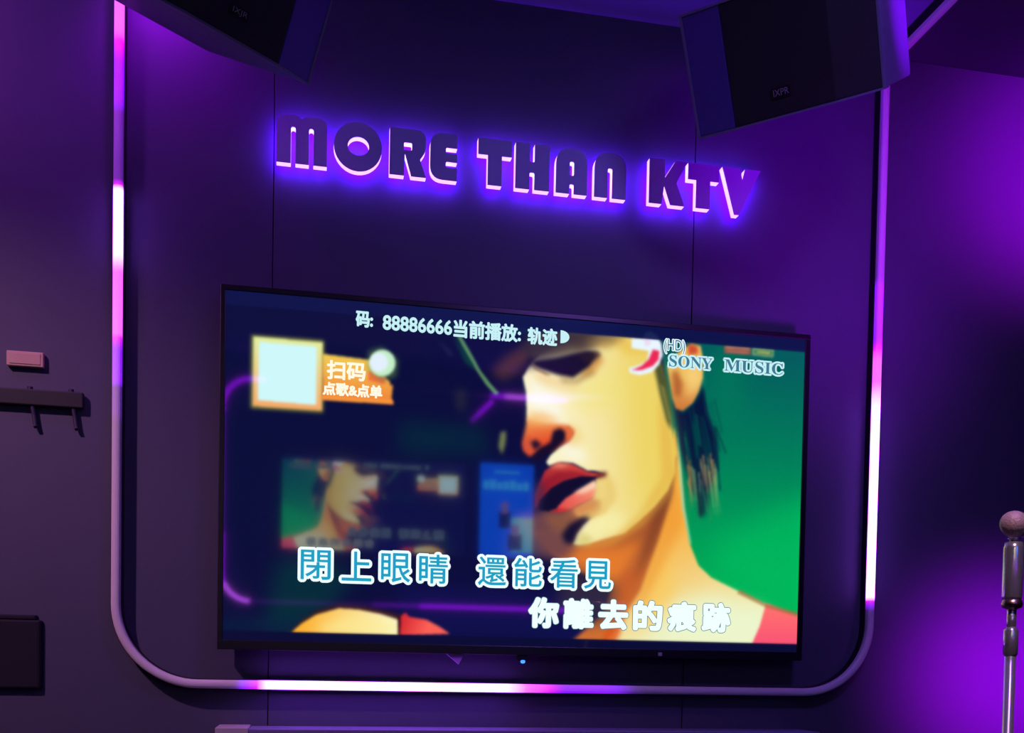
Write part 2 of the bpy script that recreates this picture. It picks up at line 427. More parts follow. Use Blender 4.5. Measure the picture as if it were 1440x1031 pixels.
# ------------------------------------------------------------------ television
SCX0, SCX1, SCZ0, SCZ1 = -0.188, 1.222, 1.139, 1.926
TVX0, TVX1, TVZ0, TVZ1 = -0.200, 1.2365, 1.1175, 1.9390
PICTURE = [
 ('G',(8,14,56),(0.0155,0.6136),(10,12,58),(0.445,0.6618),3,1.0,[(-0.0306,1.0507),(0.5144,1.055),(0.527,-0.0665),(-0.0252,-0.063)]),
 ('P',(14,16,78),12,0.8,[(0.2814,0.1804),(0.4747,0.1703),(0.6512,0.1474),(0.64,0.0144),(0.2828,0.0152)]),
 ('P',(2,56,58),14,0.7,[(0.0848,0.2307),(0.1414,0.2552),(0.211,0.1972),(0.1769,0.1114),(0.1201,0.0252),(0.0635,0.0269)]),
 ('P',(8,36,66),6,0.5,[(0.0051,0.0696),(0.1312,0.0715),(0.1201,0.021),(-0.0013,0.0241)]),
 ('P',(10,44,80),6,0.7,[(0.2743,1.0282),(0.6909,1.0388),(0.6921,0.9519),(0.2751,0.9348)]),
 ('P',(0,60,60),14,0.45,[(0.2773,0.6639),(0.4207,0.6591),(0.4337,0.5752),(0.2782,0.5593)]),
 ('G',(0,92,92),(0.8894,0.9351),(0,178,84),(0.8882,0.1488),1.2,1.0,[(0.7307,0.9617),(1.0113,0.9652),(1.0066,0.0173),(0.7045,0.0169),(0.7474,0.6957)]),
 ('P',(0,190,94),25,0.7,[(0.8315,0.3479),(1.0054,0.4976),(1.0051,0.109),(0.9561,0.1523),(0.8468,0.2142)]),
 ('P',(0,120,88),18,0.7,[(0.8226,0.9481),(0.8891,0.9573),(0.8795,0.7106),(0.8275,0.6157)]),
 ('P',(6,20,60),4.0,1.0,[(0.7514,0.7843),(0.7729,0.7428),(0.7921,0.776),(0.811,0.8359),(0.8176,0.748),(0.8317,0.6918),(0.8381,0.6168),(0.8338,0.5494),(0.8212,0.5036),(0.7997,0.5239),(0.7833,0.5668),(0.7692,0.6318)]),
 ('P',(4,30,60),5,0.8,[(0.767,0.6979),(0.806,0.7245),(0.8249,0.6154),(0.8288,0.5266),(0.8196,0.432),(0.8118,0.4179),(0.8083,0.4801),(0.7921,0.5009),(0.7777,0.5884)]),
 ('P',(4,18,52),1.0,0.7,[(0.7876,0.7165),(0.7898,0.7168),(0.805,0.6125),(0.8028,0.6122)]),
 ('P',(0,110,84),1.0,0.7,[(0.8106,0.6706),(0.812,0.6707),(0.8265,0.5553),(0.8251,0.5551)]),
 ('P',(8,30,64),1.0,0.7,[(0.806,0.7179),(0.8075,0.7181),(0.8273,0.6111),(0.8258,0.611)]),
 ('P',(6,40,60),1.0,0.7,[(0.8258,0.7237),(0.827,0.7238),(0.8441,0.5795),(0.8429,0.5794)]),
 ('P',(0,110,84),1.0,0.7,[(0.7763,0.6839),(0.7784,0.6842),(0.7885,0.531),(0.7863,0.5308)]),
 ('P',(8,30,64),1.0,0.7,[(0.8172,0.6696),(0.8191,0.6699),(0.8379,0.5627),(0.836,0.5625)]),
 ('P',(0,110,84),1.0,0.7,[(0.8256,0.7804),(0.8285,0.7807),(0.8367,0.7005),(0.8338,0.7002)]),
 ('P',(6,40,60),1.0,0.7,[(0.8211,0.6789),(0.8232,0.6791),(0.8426,0.5692),(0.8405,0.569)]),
 ('P',(0,70,70),1.0,0.7,[(0.8087,0.7136),(0.8115,0.7139),(0.829,0.5524),(0.8262,0.5521)]),
 ('P',(6,40,60),1.0,0.7,[(0.8336,0.7048),(0.8365,0.7051),(0.856,0.6228),(0.8532,0.6226)]),
 ('P',(0,70,70),1.0,0.7,[(0.808,0.6963),(0.8101,0.6965),(0.8291,0.6092),(0.827,0.609)]),
 ('P',(4,18,52),1.0,0.7,[(0.7807,0.724),(0.7823,0.7242),(0.7958,0.5912),(0.7941,0.591)]),
 ('P',(4,18,52),1.0,0.7,[(0.7973,0.7699),(0.8,0.7702),(0.818,0.6744),(0.8153,0.6741)]),
 ('P',(0,70,70),1.0,0.7,[(0.8103,0.6901),(0.8124,0.6904),(0.8274,0.5848),(0.8253,0.5846)]),
 ('P',(4,18,52),1.0,0.7,[(0.8047,0.658),(0.8069,0.6582),(0.8128,0.559),(0.8107,0.5588)]),
 ('P',(0,70,70),1.0,0.7,[(0.8316,0.6645),(0.834,0.6647),(0.8433,0.5675),(0.8409,0.5673)]),
 ('P',(6,40,60),1.0,0.7,[(0.793,0.662),(0.7949,0.6622),(0.807,0.501),(0.8051,0.5009)]),
 ('P',(6,40,60),1.0,0.7,[(0.7972,0.6747),(0.8001,0.675),(0.807,0.5364),(0.8042,0.5361)]),
 ('P',(0,70,70),1.0,0.7,[(0.7898,0.7048),(0.7917,0.705),(0.8132,0.5643),(0.8114,0.5642)]),
 ('P',(4,18,52),1.0,0.7,[(0.8048,0.7179),(0.8069,0.7182),(0.8183,0.6516),(0.8162,0.6513)]),
 ('P',(0,70,70),1.0,0.7,[(0.7961,0.7115),(0.7978,0.7117),(0.8131,0.6326),(0.8115,0.6324)]),
 ('P',(4,18,52),1.0,0.7,[(0.814,0.745),(0.8151,0.7452),(0.8333,0.6049),(0.8322,0.6048)]),
 ('P',(6,40,60),1.0,0.7,[(0.8301,0.7911),(0.8317,0.7913),(0.8475,0.6869),(0.8459,0.6867)]),
 ('P',(0,70,70),1.0,0.7,[(0.7923,0.741),(0.7944,0.7413),(0.8054,0.6426),(0.8033,0.6424)]),
 ('P',(8,30,64),1.0,0.7,[(0.8201,0.7787),(0.8224,0.779),(0.8449,0.6279),(0.8426,0.6277)]),
 ('P',(0,110,84),1.0,0.7,[(0.7914,0.7597),(0.7928,0.7598),(0.8023,0.6088),(0.8009,0.6086)]),
 ('P',(8,30,64),1.0,0.7,[(0.8117,0.7788),(0.814,0.7791),(0.8357,0.6507),(0.8334,0.6505)]),
 ('P',(6,40,60),1.0,0.7,[(0.8004,0.6765),(0.8026,0.6768),(0.8129,0.5931),(0.8106,0.5929)]),
 ('P',(6,40,60),1.0,0.7,[(0.7999,0.7604),(0.8013,0.7605),(0.8149,0.6826),(0.8135,0.6825)]),
 ('P',(0,70,70),1.0,0.7,[(0.7838,0.7513),(0.7864,0.7516),(0.8029,0.601),(0.8003,0.6008)]),
 ('P',(0,110,84),1.0,0.7,[(0.8087,0.7353),(0.8106,0.7355),(0.8304,0.6156),(0.8285,0.6154)]),
 ('P',(0,110,84),1.0,0.7,[(0.7909,0.7137),(0.7923,0.7138),(0.8036,0.6448),(0.8022,0.6446)]),
 ('P',(8,30,64),1.0,0.7,[(0.8311,0.6766),(0.8339,0.677),(0.8473,0.5056),(0.8445,0.5053)]),
 ('P',(6,40,60),1.0,0.7,[(0.7751,0.7267),(0.7779,0.727),(0.7961,0.5823),(0.7933,0.5821)]),
 ('P',(8,30,64),1.0,0.7,[(0.7933,0.7592),(0.7948,0.7594),(0.8093,0.6873),(0.8077,0.6872)]),
 ('P',(0,110,84),1.0,0.7,[(0.7767,0.6676),(0.7794,0.6679),(0.8006,0.5295),(0.7979,0.5292)]),
 ('P',(4,18,52),1.0,0.7,[(0.8071,0.7894),(0.8087,0.7896),(0.817,0.6445),(0.8154,0.6443)]),
 ('P',(0,70,70),1.0,0.7,[(0.8048,0.7358),(0.8064,0.736),(0.8227,0.5709),(0.821,0.5707)]),
 ('P',(4,18,52),1.0,0.7,[(0.8322,0.722),(0.8337,0.7222),(0.8402,0.5692),(0.8387,0.569)]),
 ('P',(8,30,64),1.0,0.7,[(0.8061,0.6823),(0.8089,0.6826),(0.8271,0.5995),(0.8244,0.5993)]),
 ('P',(0,70,70),1.0,0.7,[(0.8221,0.792),(0.8232,0.7921),(0.8435,0.6606),(0.8424,0.6604)]),
 ('P',(4,18,52),1.0,0.7,[(0.7884,0.7068),(0.79,0.707),(0.7958,0.5857),(0.7942,0.5855)]),
 ('P',(4,18,52),1.0,0.7,[(0.8256,0.69),(0.8276,0.6902),(0.8327,0.619),(0.8308,0.6188)]),
 ('P',(0,70,70),1.0,0.7,[(0.8241,0.7817),(0.8258,0.7819),(0.8363,0.6628),(0.8346,0.6626)]),
 ('P',(0,110,84),1.0,0.7,[(0.7963,0.7381),(0.7992,0.7384),(0.8084,0.6404),(0.8055,0.6401)]),
 ('P',(8,30,64),1.0,0.7,[(0.7808,0.7142),(0.782,0.7144),(0.7938,0.5729),(0.7926,0.5728)]),
 ('P',(206,150,84),1.0,0.7,[(0.7828,0.5791),(0.7852,0.5793),(0.795,0.453),(0.7942,0.4529)]),
 ('P',(140,170,110),1.0,0.7,[(0.8149,0.5849),(0.8175,0.5851),(0.8262,0.4881),(0.8255,0.488)]),
 ('P',(190,190,120),1.0,0.7,[(0.8331,0.5879),(0.8348,0.588),(0.8406,0.5286),(0.8398,0.5285)]),
 ('P',(170,120,60),1.0,0.7,[(0.7844,0.5824),(0.7874,0.5827),(0.8002,0.4807),(0.7994,0.4806)]),
 ('P',(190,190,120),1.0,0.7,[(0.8343,0.5754),(0.8369,0.5757),(0.842,0.4246),(0.8413,0.4245)]),
 ('P',(190,190,120),1.0,0.7,[(0.8247,0.5648),(0.8259,0.5649),(0.8374,0.4292),(0.8366,0.4291)]),
 ('P',(190,190,120),1.0,0.7,[(0.8202,0.5817),(0.8224,0.5819),(0.83,0.4993),(0.8292,0.4992)]),
 ('P',(206,150,84),1.0,0.7,[(0.7865,0.5422),(0.7893,0.5424),(0.7918,0.4657),(0.791,0.4656)]),
 ('P',(170,120,60),1.0,0.7,[(0.7814,0.6096),(0.7831,0.6098),(0.7952,0.5018),(0.7944,0.5017)]),
 ('P',(206,150,84),1.0,0.7,[(0.8242,0.621),(0.8268,0.6213),(0.8363,0.482),(0.8356,0.4819)]),
 ('P',(226,176,104),1.0,0.7,[(0.8107,0.614),(0.8136,0.6143),(0.8229,0.498),(0.8221,0.498)]),
 ('P',(140,170,110),1.0,0.7,[(0.8261,0.6029),(0.8284,0.6031),(0.8342,0.5264),(0.8334,0.5263)]),
 ('P',(140,170,110),1.0,0.7,[(0.7946,0.5679),(0.7977,0.5682),(0.8075,0.4108),(0.8067,0.4107)]),
 ('P',(190,190,120),1.0,0.7,[(0.8088,0.536),(0.8102,0.5362),(0.8232,0.4351),(0.8224,0.435)]),
 ('P',(226,176,104),1.0,0.7,[(0.8226,0.564),(0.8251,0.5643),(0.8341,0.4516),(0.8333,0.4515)]),
 ('P',(190,190,120),1.0,0.7,[(0.7895,0.5764),(0.7925,0.5767),(0.8033,0.4683),(0.8025,0.4682)]),
 ('P',(170,120,60),1.0,0.7,[(0.8199,0.6072),(0.8222,0.6075),(0.8276,0.5214),(0.8268,0.5213)]),
 ('P',(140,170,110),1.0,0.7,[(0.8328,0.5492),(0.8353,0.5494),(0.8479,0.4346),(0.8471,0.4345)]),
 ('P',(170,120,60),1.0,0.7,[(0.8136,0.5711),(0.8153,0.5713),(0.8306,0.4092),(0.8298,0.4091)]),
 ('P',(226,176,104),1.0,0.7,[(0.8069,0.5884),(0.8086,0.5886),(0.8163,0.513),(0.8155,0.5129)]),
 ('P',(190,190,120),1.0,0.7,[(0.8039,0.5601),(0.8062,0.5603),(0.8123,0.4279),(0.8115,0.4278)]),
 ('P',(206,150,84),1.0,0.7,[(0.7827,0.5318),(0.7854,0.5321),(0.7988,0.4677),(0.798,0.4677)]),
 ('P',(226,176,104),1.0,0.7,[(0.806,0.602),(0.8085,0.6022),(0.8197,0.5203),(0.819,0.5202)]),
 ('P',(206,150,84),1.0,0.7,[(0.8275,0.603),(0.829,0.6032),(0.8358,0.5255),(0.835,0.5254)]),
 ('P',(206,150,84),1.0,0.7,[(0.8301,0.6021),(0.8321,0.6023),(0.8401,0.4522),(0.8393,0.4521)]),
 ('P',(170,120,60),1.0,0.7,[(0.7867,0.5969),(0.7887,0.5971),(0.7933,0.4422),(0.7925,0.4422)]),
 ('P',(12,26,50),2,0.8,[(0.8027,0.5019),(0.8108,0.4893),(0.8157,0.4272),(0.8079,0.4176)]),
 ('P',(0,120,90),1.6,0.7,[(0.8038,0.8792),(0.8105,0.8691),(0.8252,0.7711),(0.8368,0.7058),(0.8302,0.705),(0.8171,0.7813)]),
 ('G',(248,176,64),(0.7386,0.3854),(238,244,196),(0.8161,0.0325),1.3,1.0,[(0.7578,0.6969),(0.7715,0.5656),(0.7784,0.4441),(0.7919,0.3338),(0.8087,0.2679),(0.8332,0.2313),(0.8875,0.1895),(0.9453,0.1472),(0.9378,0.0147),(0.6632,0.0086),(0.6399,0.0254),(0.682,0.2485),(0.7379,0.4407)]),
 ('P',(236,246,206),14,0.85,[(0.742,0.1411),(0.834,0.1797),(0.936,0.1285),(0.9308,0.0235),(0.7046,0.0147)]),
 ('P',(250,200,90),12,0.7,[(0.7079,0.2502),(0.7458,0.3415),(0.7676,0.1871),(0.7364,0.0739),(0.6973,0.0722)]),
 ('P',(238,150,50),8,0.6,[(0.7374,0.4739),(0.7695,0.5211),(0.7779,0.3885),(0.7405,0.2523),(0.7094,0.1394),(0.6902,0.1162)]),
 ('G',(255,110,110),(0.9565,0.1295),(250,84,116),(0.9582,0.0269),1.2,1.0,[(0.9383,0.1559),(1.0049,0.1182),(1.0025,0.0125),(0.9106,0.0136),(0.9272,0.0826)]),
 ('P',(160,110,60),1.2,0.7,[(0.8874,0.1962),(0.9411,0.1515),(1.0048,0.1274),(1.005,0.1136),(0.9385,0.1423),(0.8822,0.1846)]),
 ('P',(170,220,180),1.0,0.8,[(0.763,0.6975),(0.7728,0.5657),(0.7811,0.4444),(0.7945,0.334),(0.7919,0.3316),(0.7758,0.4439),(0.7675,0.5652)]),
 ('G',(206,110,48),(0.6368,0.2676),(150,76,40),(0.7445,0.4302),2.0,1.0,[(0.4974,0.3555),(0.5723,0.3614),(0.6355,0.3772),(0.705,0.471),(0.7424,0.5849),(0.763,0.6091),(0.758,0.4978),(0.7327,0.3406),(0.7023,0.1834),(0.6624,0.0706),(0.64,0.0144),(0.5764,0.0119),(0.6388,0.1136),(0.653,0.2026),(0.5737,0.2415)]),
 ('P',(232,126,44),8,0.85,[(0.5731,0.2895),(0.6619,0.3089),(0.7003,0.3382),(0.6756,0.2481),(0.6533,0.1806),(0.6116,0.244)]),
 ('P',(196,92,40),8,0.8,[(0.663,0.2252),(0.7076,0.2723),(0.6835,0.138),(0.6395,0.0585)]),
 ('P',(120,60,36),5,0.55,[(0.7309,0.4733),(0.7597,0.5645),(0.7557,0.4755),(0.7202,0.3064),(0.6891,0.2047),(0.707,0.3166)]),
 ('P',(220,80,20),4,0.8,[(0.6396,0.0475),(0.6773,0.1156),(0.6679,0.0487),(0.6556,0.0039),(0.6337,0.0031)]),
 ('P',(58,46,64),10,0.75,[(0.5737,0.2415),(0.6608,0.1986),(0.6468,0.0875),(0.6011,0.0678),(0.5498,0.131)]),
 ('P',(112,68,72),8,0.95,[(0.4748,0.3947),(0.534,0.4212),(0.5716,0.4201),(0.6221,0.4287),(0.5916,0.3301),(0.5793,0.2965),(0.5608,0.2625),(0.5106,0.2808),(0.4853,0.333)]),
 ('P',(148,92,60),6,0.7,[(0.5279,0.4077),(0.5791,0.4207),(0.6195,0.4285),(0.591,0.3737),(0.5674,0.3457),(0.5371,0.3651)]),
 ('P',(60,58,100),9,0.6,[(0.4627,0.3744),(0.4972,0.3771),(0.5231,0.2817),(0.4925,0.2363),(0.4553,0.2555)]),
 ('G',(250,242,200),(0.5501,0.652),(236,208,96),(0.7451,0.6734),1.4,1.0,[(0.4969,0.8518),(0.5163,0.8886),(0.5655,0.9384),(0.613,0.9537),(0.6561,0.9598),(0.692,0.9584),(0.7153,0.9508),(0.732,0.8698),(0.7436,0.7834),(0.7541,0.6855),(0.7617,0.6089),(0.7612,0.5513),(0.7488,0.497),(0.7261,0.4463),(0.6994,0.3999),(0.6716,0.3581),(0.636,0.3378),(0.6107,0.3228),(0.5917,0.317),(0.5803,0.3184),(0.585,0.3471),(0.5973,0.3786),(0.6122,0.4016),(0.6298,0.425),(0.6242,0.4638),(0.6288,0.4992),(0.6183,0.5244),(0.636,0.5371),(0.6155,0.546),(0.6029,0.5447),(0.5774,0.5661),(0.5573,0.5663),(0.535,0.5533),(0.5299,0.5635),(0.5371,0.5859),(0.5518,0.6133),(0.5691,0.6281),(0.5776,0.655),(0.5686,0.6757),(0.5437,0.6599),(0.5042,0.6427),(0.495,0.6889),(0.4929,0.77),(0.4862,0.8162)]),
 ('P',(250,250,236),7,0.75,[(0.4986,0.8135),(0.5198,0.7991),(0.5451,0.7592),(0.5585,0.6745),(0.5791,0.6335),(0.6076,0.5713),(0.5697,0.5762),(0.5505,0.6132),(0.569,0.6368),(0.5185,0.6916),(0.5008,0.7217)]),
 ('P',(238,212,96),20,0.7,[(0.6543,0.9031),(0.712,0.9109),(0.7332,0.7821),(0.7512,0.6078),(0.7397,0.4962),(0.6922,0.4588),(0.6763,0.6878)]),
 ('P',(240,226,120),14,0.5,[(0.6168,0.8547),(0.6679,0.8396),(0.669,0.7525),(0.5932,0.7218),(0.5673,0.7835)]),
 ('P',(240,200,110),6,0.6,[(0.5685,0.6843),(0.5836,0.6774),(0.5941,0.6438),(0.5794,0.6119),(0.5642,0.6233)]),
 ('P',(232,190,90),7,0.6,[(0.6286,0.5167),(0.6489,0.5274),(0.6548,0.4665),(0.6347,0.4385)]),
 ('P',(228,176,66),5,0.6,[(0.7267,0.7813),(0.7529,0.6743),(0.7597,0.5645),(0.7436,0.4965),(0.7057,0.4137),(0.6614,0.3529),(0.6991,0.4264),(0.7365,0.5401)]),
 ('P',(226,168,66),5,0.7,[(0.6056,0.318),(0.6487,0.3431),(0.7058,0.4093),(0.7475,0.4969),(0.7582,0.5754),(0.7625,0.547),(0.7503,0.4861),(0.7061,0.3872),(0.6515,0.3258),(0.6108,0.3097)]),
 ('P',(246,240,170),7,0.8,[(0.6222,0.4156),(0.6734,0.4198),(0.6611,0.3705),(0.6167,0.3451),(0.5977,0.3437)]),
 ('P',(206,196,100),4,0.6,[(0.5804,0.3118),(0.595,0.3566),(0.6155,0.3406),(0.6082,0.3138)]),
 ('P',(238,190,120),6,0.5,[(0.4983,0.8392),(0.523,0.8424),(0.5544,0.8142),(0.5922,0.7974),(0.5673,0.7835),(0.5173,0.7988)]),
 ('P',(252,244,250),4,0.55,[(0.4954,0.766),(0.5674,0.7727),(0.6432,0.7734),(0.5676,0.7577),(0.498,0.7514)]),
 ('P',(236,206,120),3,0.95,[(0.5791,0.425),(0.614,0.4673),(0.6183,0.5244),(0.641,0.5441),(0.6548,0.4665),(0.6375,0.4168),(0.6123,0.3973),(0.5869,0.4039)]),
 ('P',(214,140,76),5,0.7,[(0.5716,0.4201),(0.6166,0.4588),(0.6295,0.4468),(0.6172,0.4152),(0.5869,0.3996)]),
 ('P',(112,92,66),4,0.9,[(0.496,0.9371),(0.5652,0.9641),(0.66,0.9604),(0.6664,0.9526),(0.6285,0.9343),(0.5909,0.9074),(0.5411,0.8877),(0.5016,0.8717)]),
 ('P',(46,38,50),6,0.85,[(0.4862,0.9314),(0.5652,0.9641),(0.613,0.958),(0.5907,0.929),(0.5533,0.9066),(0.5017,0.8695),(0.4797,0.8538)]),
 ('P',(70,52,44),5,0.6,[(0.5654,0.9469),(0.6219,0.955),(0.6096,0.9273),(0.5783,0.91)]),
 ('P',(178,140,66),5,0.7,[(0.5931,0.9336),(0.6511,0.9569),(0.6716,0.949),(0.6287,0.917)]),
 ('P',(236,196,84),6,0.8,[(0.6536,0.9551),(0.7114,0.9546),(0.721,0.9122),(0.6671,0.9048),(0.6489,0.9284)]),
 ('P',(206,132,52),5,0.75,[(0.5888,0.8726),(0.6111,0.9059),(0.6291,0.8867),(0.6094,0.8407),(0.5856,0.829)]),
 ('P',(20,12,34),2.4,1.0,[(0.4944,0.8557),(0.5066,0.8659),(0.5449,0.8796),(0.5735,0.8964),(0.5997,0.9086),(0.6137,0.9019),(0.6016,0.8614),(0.5743,0.8232),(0.5493,0.8286),(0.5193,0.8419),(0.5043,0.8528)]),
 ('P',(24,16,38),5,0.6,[(0.4897,0.838),(0.5041,0.8741),(0.5659,0.8997),(0.611,0.9145),(0.6188,0.8983),(0.604,0.8703),(0.5741,0.8448),(0.5291,0.8518)]),
 ('P',(44,26,30),3,0.7,[(0.581,0.8931),(0.6161,0.9109),(0.6238,0.899),(0.5989,0.8696)]),
 ('P',(150,110,60),4,0.6,[(0.5493,0.8243),(0.5769,0.8193),(0.6042,0.853),(0.6144,0.8457),(0.5821,0.807),(0.5545,0.8078)]),
 ('P',(130,104,70),1.5,0.8,[(0.4992,0.8649),(0.5118,0.8452),(0.5368,0.827),(0.5269,0.8257),(0.5069,0.8403)]),
 ('P',(16,12,40),3,0.9,[(0.485,0.8161),(0.4993,0.8564),(0.5016,0.8781),(0.4894,0.8636),(0.4752,0.8148)]),
 ('G',(240,150,80),(0.5247,0.6923),(226,76,40),(0.5317,0.6241),2.0,1.0,[(0.4962,0.6933),(0.531,0.6844),(0.5685,0.68),(0.5787,0.6638),(0.5715,0.637),(0.5567,0.6182),(0.5394,0.5991),(0.5219,0.6058),(0.5098,0.5831),(0.4999,0.5777),(0.4899,0.5939),(0.4872,0.6151)]),
 ('P',(248,190,120),5,0.8,[(0.496,0.7104),(0.5244,0.7137),(0.5558,0.6915),(0.5311,0.6758),(0.4988,0.6764)]),
 ('P',(206,88,60),3,0.8,[(0.4896,0.6196),(0.4992,0.6421),(0.5068,0.6258),(0.5048,0.5868),(0.4923,0.5941)]),
 ('P',(22,12,40),2.2,1.0,[(0.5412,0.6597),(0.5536,0.6697),(0.5638,0.6578),(0.564,0.6362),(0.5493,0.6087),(0.5321,0.5853),(0.51,0.5615),(0.5049,0.5782),(0.5194,0.6056),(0.5366,0.6247)]),
 ('P',(20,14,44),2.0,0.9,[(0.5019,0.6209),(0.5117,0.6306),(0.5218,0.6145),(0.5096,0.5959)]),
 ('P',(228,110,60),2.5,0.8,[(0.5637,0.6665),(0.5775,0.6658),(0.574,0.6416),(0.5641,0.6276)]),
 ('G',(206,66,60),(0.57,0.5567),(150,30,44),(0.5271,0.4769),1.6,1.0,[(0.5277,0.5374),(0.5498,0.5634),(0.5762,0.5617),(0.6055,0.5406),(0.6373,0.5372),(0.6209,0.5225),(0.5918,0.5241),(0.563,0.5083),(0.5407,0.4846),(0.5237,0.4506),(0.5116,0.4193),(0.5111,0.4625),(0.5206,0.5065)]),
 ('P',(240,150,120),2.5,0.7,[(0.5326,0.5465),(0.5523,0.5658),(0.5749,0.5637),(0.56,0.5492)]),
 ('P',(146,24,40),3,0.75,[(0.5255,0.507),(0.5502,0.5353),(0.5777,0.5423),(0.6157,0.5329),(0.5918,0.5241),(0.563,0.5083),(0.5407,0.4846),(0.5237,0.4506),(0.5162,0.4543)]),
 ('P',(16,12,44),1.8,1.0,[(0.5188,0.4459),(0.5407,0.4868),(0.563,0.5105),(0.5917,0.5263),(0.6234,0.5293),(0.6109,0.5107),(0.5871,0.4889),(0.5636,0.4541),(0.5514,0.427),(0.5365,0.4149),(0.5191,0.4178)]),
 ('G',(250,150,120),(0.6084,0.5061),(226,70,70),(0.5527,0.4228),1.6,1.0,[(0.5514,0.4292),(0.5649,0.4564),(0.5884,0.4846),(0.6159,0.5155),(0.6214,0.4854),(0.6141,0.4608),(0.5928,0.4415),(0.5753,0.4247),(0.5528,0.4141)]),
 ('P',(250,226,196),2.5,0.8,[(0.5785,0.4729),(0.6159,0.5155),(0.6238,0.4988),(0.5962,0.4744)]),
 ('P',(196,40,46),1.5,0.8,[(0.5366,0.4128),(0.5539,0.4273),(0.5778,0.4249),(0.5528,0.412)]),
 ('P',(70,40,70),5,0.7,[(0.506,0.475),(0.5205,0.5151),(0.5284,0.477),(0.519,0.42),(0.5043,0.4058)]),
 ('P',(206,110,70),5,0.5,[(0.5714,0.4331),(0.6166,0.4632),(0.6243,0.4507),(0.5906,0.4129),(0.5592,0.406)]),
 ('P',(240,214,130),3,0.7,[(0.621,0.516),(0.6336,0.5259),(0.6369,0.465),(0.6192,0.459),(0.614,0.4629)]),
 ('P',(90,40,40),2.5,0.7,[(0.6181,0.5419),(0.6384,0.546),(0.6361,0.5283),(0.6209,0.5203)]),
 ('P',(20,16,48),3.5,1.0,[(0.5983,0.4027),(0.6084,0.4057),(0.5875,0.356),(0.5803,0.3206),(0.5665,0.3195),(0.5599,0.3452),(0.5721,0.3766)]),
 ('G',(240,190,96),(0.7713,0.8529),(206,120,56),(0.7662,0.7531),1.4,1.0,[(0.7422,0.8799),(0.7547,0.9168),(0.7727,0.9412),(0.7856,0.9562),(0.8027,0.952),(0.8087,0.9064),(0.8081,0.8533),(0.8009,0.8081),(0.7908,0.7737),(0.7728,0.7472),(0.7597,0.7523),(0.7527,0.7845)]),
 ('P',(170,84,40),4,0.8,[(0.7503,0.8612),(0.7606,0.8736),(0.7716,0.8309),(0.767,0.7863),(0.7565,0.7938)]),
 ('P',(250,214,130),5,0.6,[(0.7771,0.9088),(0.8035,0.8969),(0.8031,0.8349),(0.7827,0.7882)]),
 ('P',(200,60,36),2.2,0.85,[(0.7777,0.9551),(0.7961,0.9533),(0.7991,0.9272),(0.7808,0.9203)]),
 ('P',(78,84,44),2.2,1.0,[(0.7176,0.8811),(0.7317,0.8917),(0.7428,0.8361),(0.7505,0.7512),(0.7528,0.6831),(0.7432,0.7129),(0.7305,0.7906)]),
 ('P',(150,150,76),1.4,0.6,[(0.73,0.8257),(0.7379,0.8157),(0.751,0.7182),(0.7471,0.7177)]),
 ('P',(96,150,96),1.3,0.95,[(0.3698,0.9318),(0.3794,0.9247),(0.3967,0.8765),(0.4142,0.8239),(0.4315,0.7879),(0.4464,0.7621),(0.4404,0.755),(0.4243,0.7828),(0.4044,0.8311),(0.3871,0.8794)]),
 ('P',(0,80,50),3,0.8,[(0.365,0.9269),(0.3748,0.9072),(0.3995,0.8431),(0.4045,0.8226),(0.3886,0.8459)]),
 ('P',(96,52,44),7,0.75,[(0.4311,0.8261),(0.4574,0.8763),(0.4913,0.9108),(0.4943,0.8643),(0.4775,0.8236),(0.4509,0.7989)]),
 ('P',(128,140,78),2.4,0.85,[(0.45,0.6453),(0.4598,0.6506),(0.459,0.6121),(0.4532,0.5772),(0.4468,0.6022)]),
 ('P',(44,44,58),6,0.7,[(0.3714,0.7634),(0.3906,0.7658),(0.3888,0.6979),(0.3743,0.7046)]),
 ('P',(60,74,80),3,0.4,[(0.3402,0.9066),(0.3704,0.8645),(0.3609,0.8632)]),
 ('P',(70,30,20),3,0.8,[(0.1064,0.0246),(0.1244,0.0629),(0.1494,0.0933),(0.1861,0.114),(0.2209,0.1116),(0.2585,0.0988),(0.2893,0.0834),(0.2898,0.024)]),
 ('G',(252,178,52),(0.1257,0.0463),(250,244,190),(0.265,0.0272),1.3,1.0,[(0.1087,0.0268),(0.1256,0.0546),(0.1483,0.0807),(0.185,0.1014),(0.2175,0.0988),(0.2527,0.088),(0.2823,0.0725),(0.2839,0.0259)]),
 ('P',(252,236,150),8,0.7,[(0.1543,0.0476),(0.2002,0.0791),(0.2777,0.0616),(0.278,0.0277),(0.1544,0.0267)]),
 ('P',(60,10,20),1.0,0.9,[(0.2822,0.083),(0.2881,0.0876),(0.2886,0.0261),(0.2827,0.0279)]),
 ('G',(214,44,50),(0.2918,0.075),(252,96,84),(0.3301,0.0449),1.3,1.0,[(0.287,0.0833),(0.294,0.0942),(0.3012,0.0818),(0.3299,0.0747),(0.3504,0.0565),(0.3699,0.0338),(0.2863,0.026)]),
 ('P',(150,150,60),3,0.8,[(0.0406,0.8785),(0.1553,0.8784),(0.1557,0.6685),(0.0407,0.6694)]),
 ('G',(226,240,160),(0.092,0.8756),(246,168,104),(0.0933,0.6715),1.0,1.0,[(0.044,0.8729),(0.1531,0.872),(0.1533,0.6745),(0.044,0.6759)]),
 ('P',(206,248,250),1.0,1.0,[(0.053,0.86),(0.1441,0.8584),(0.1441,0.6899),(0.0517,0.6931)]),
 ('G',(244,206,84),(0.2061,0.8422),(240,128,52),(0.2071,0.7057),1.0,1.0,[(0.1533,0.8391),(0.2339,0.8314),(0.2341,0.8045),(0.2623,0.7749),(0.2648,0.7606),(0.2683,0.7652),(0.2663,0.7253),(0.2699,0.709),(0.1542,0.7117)]),
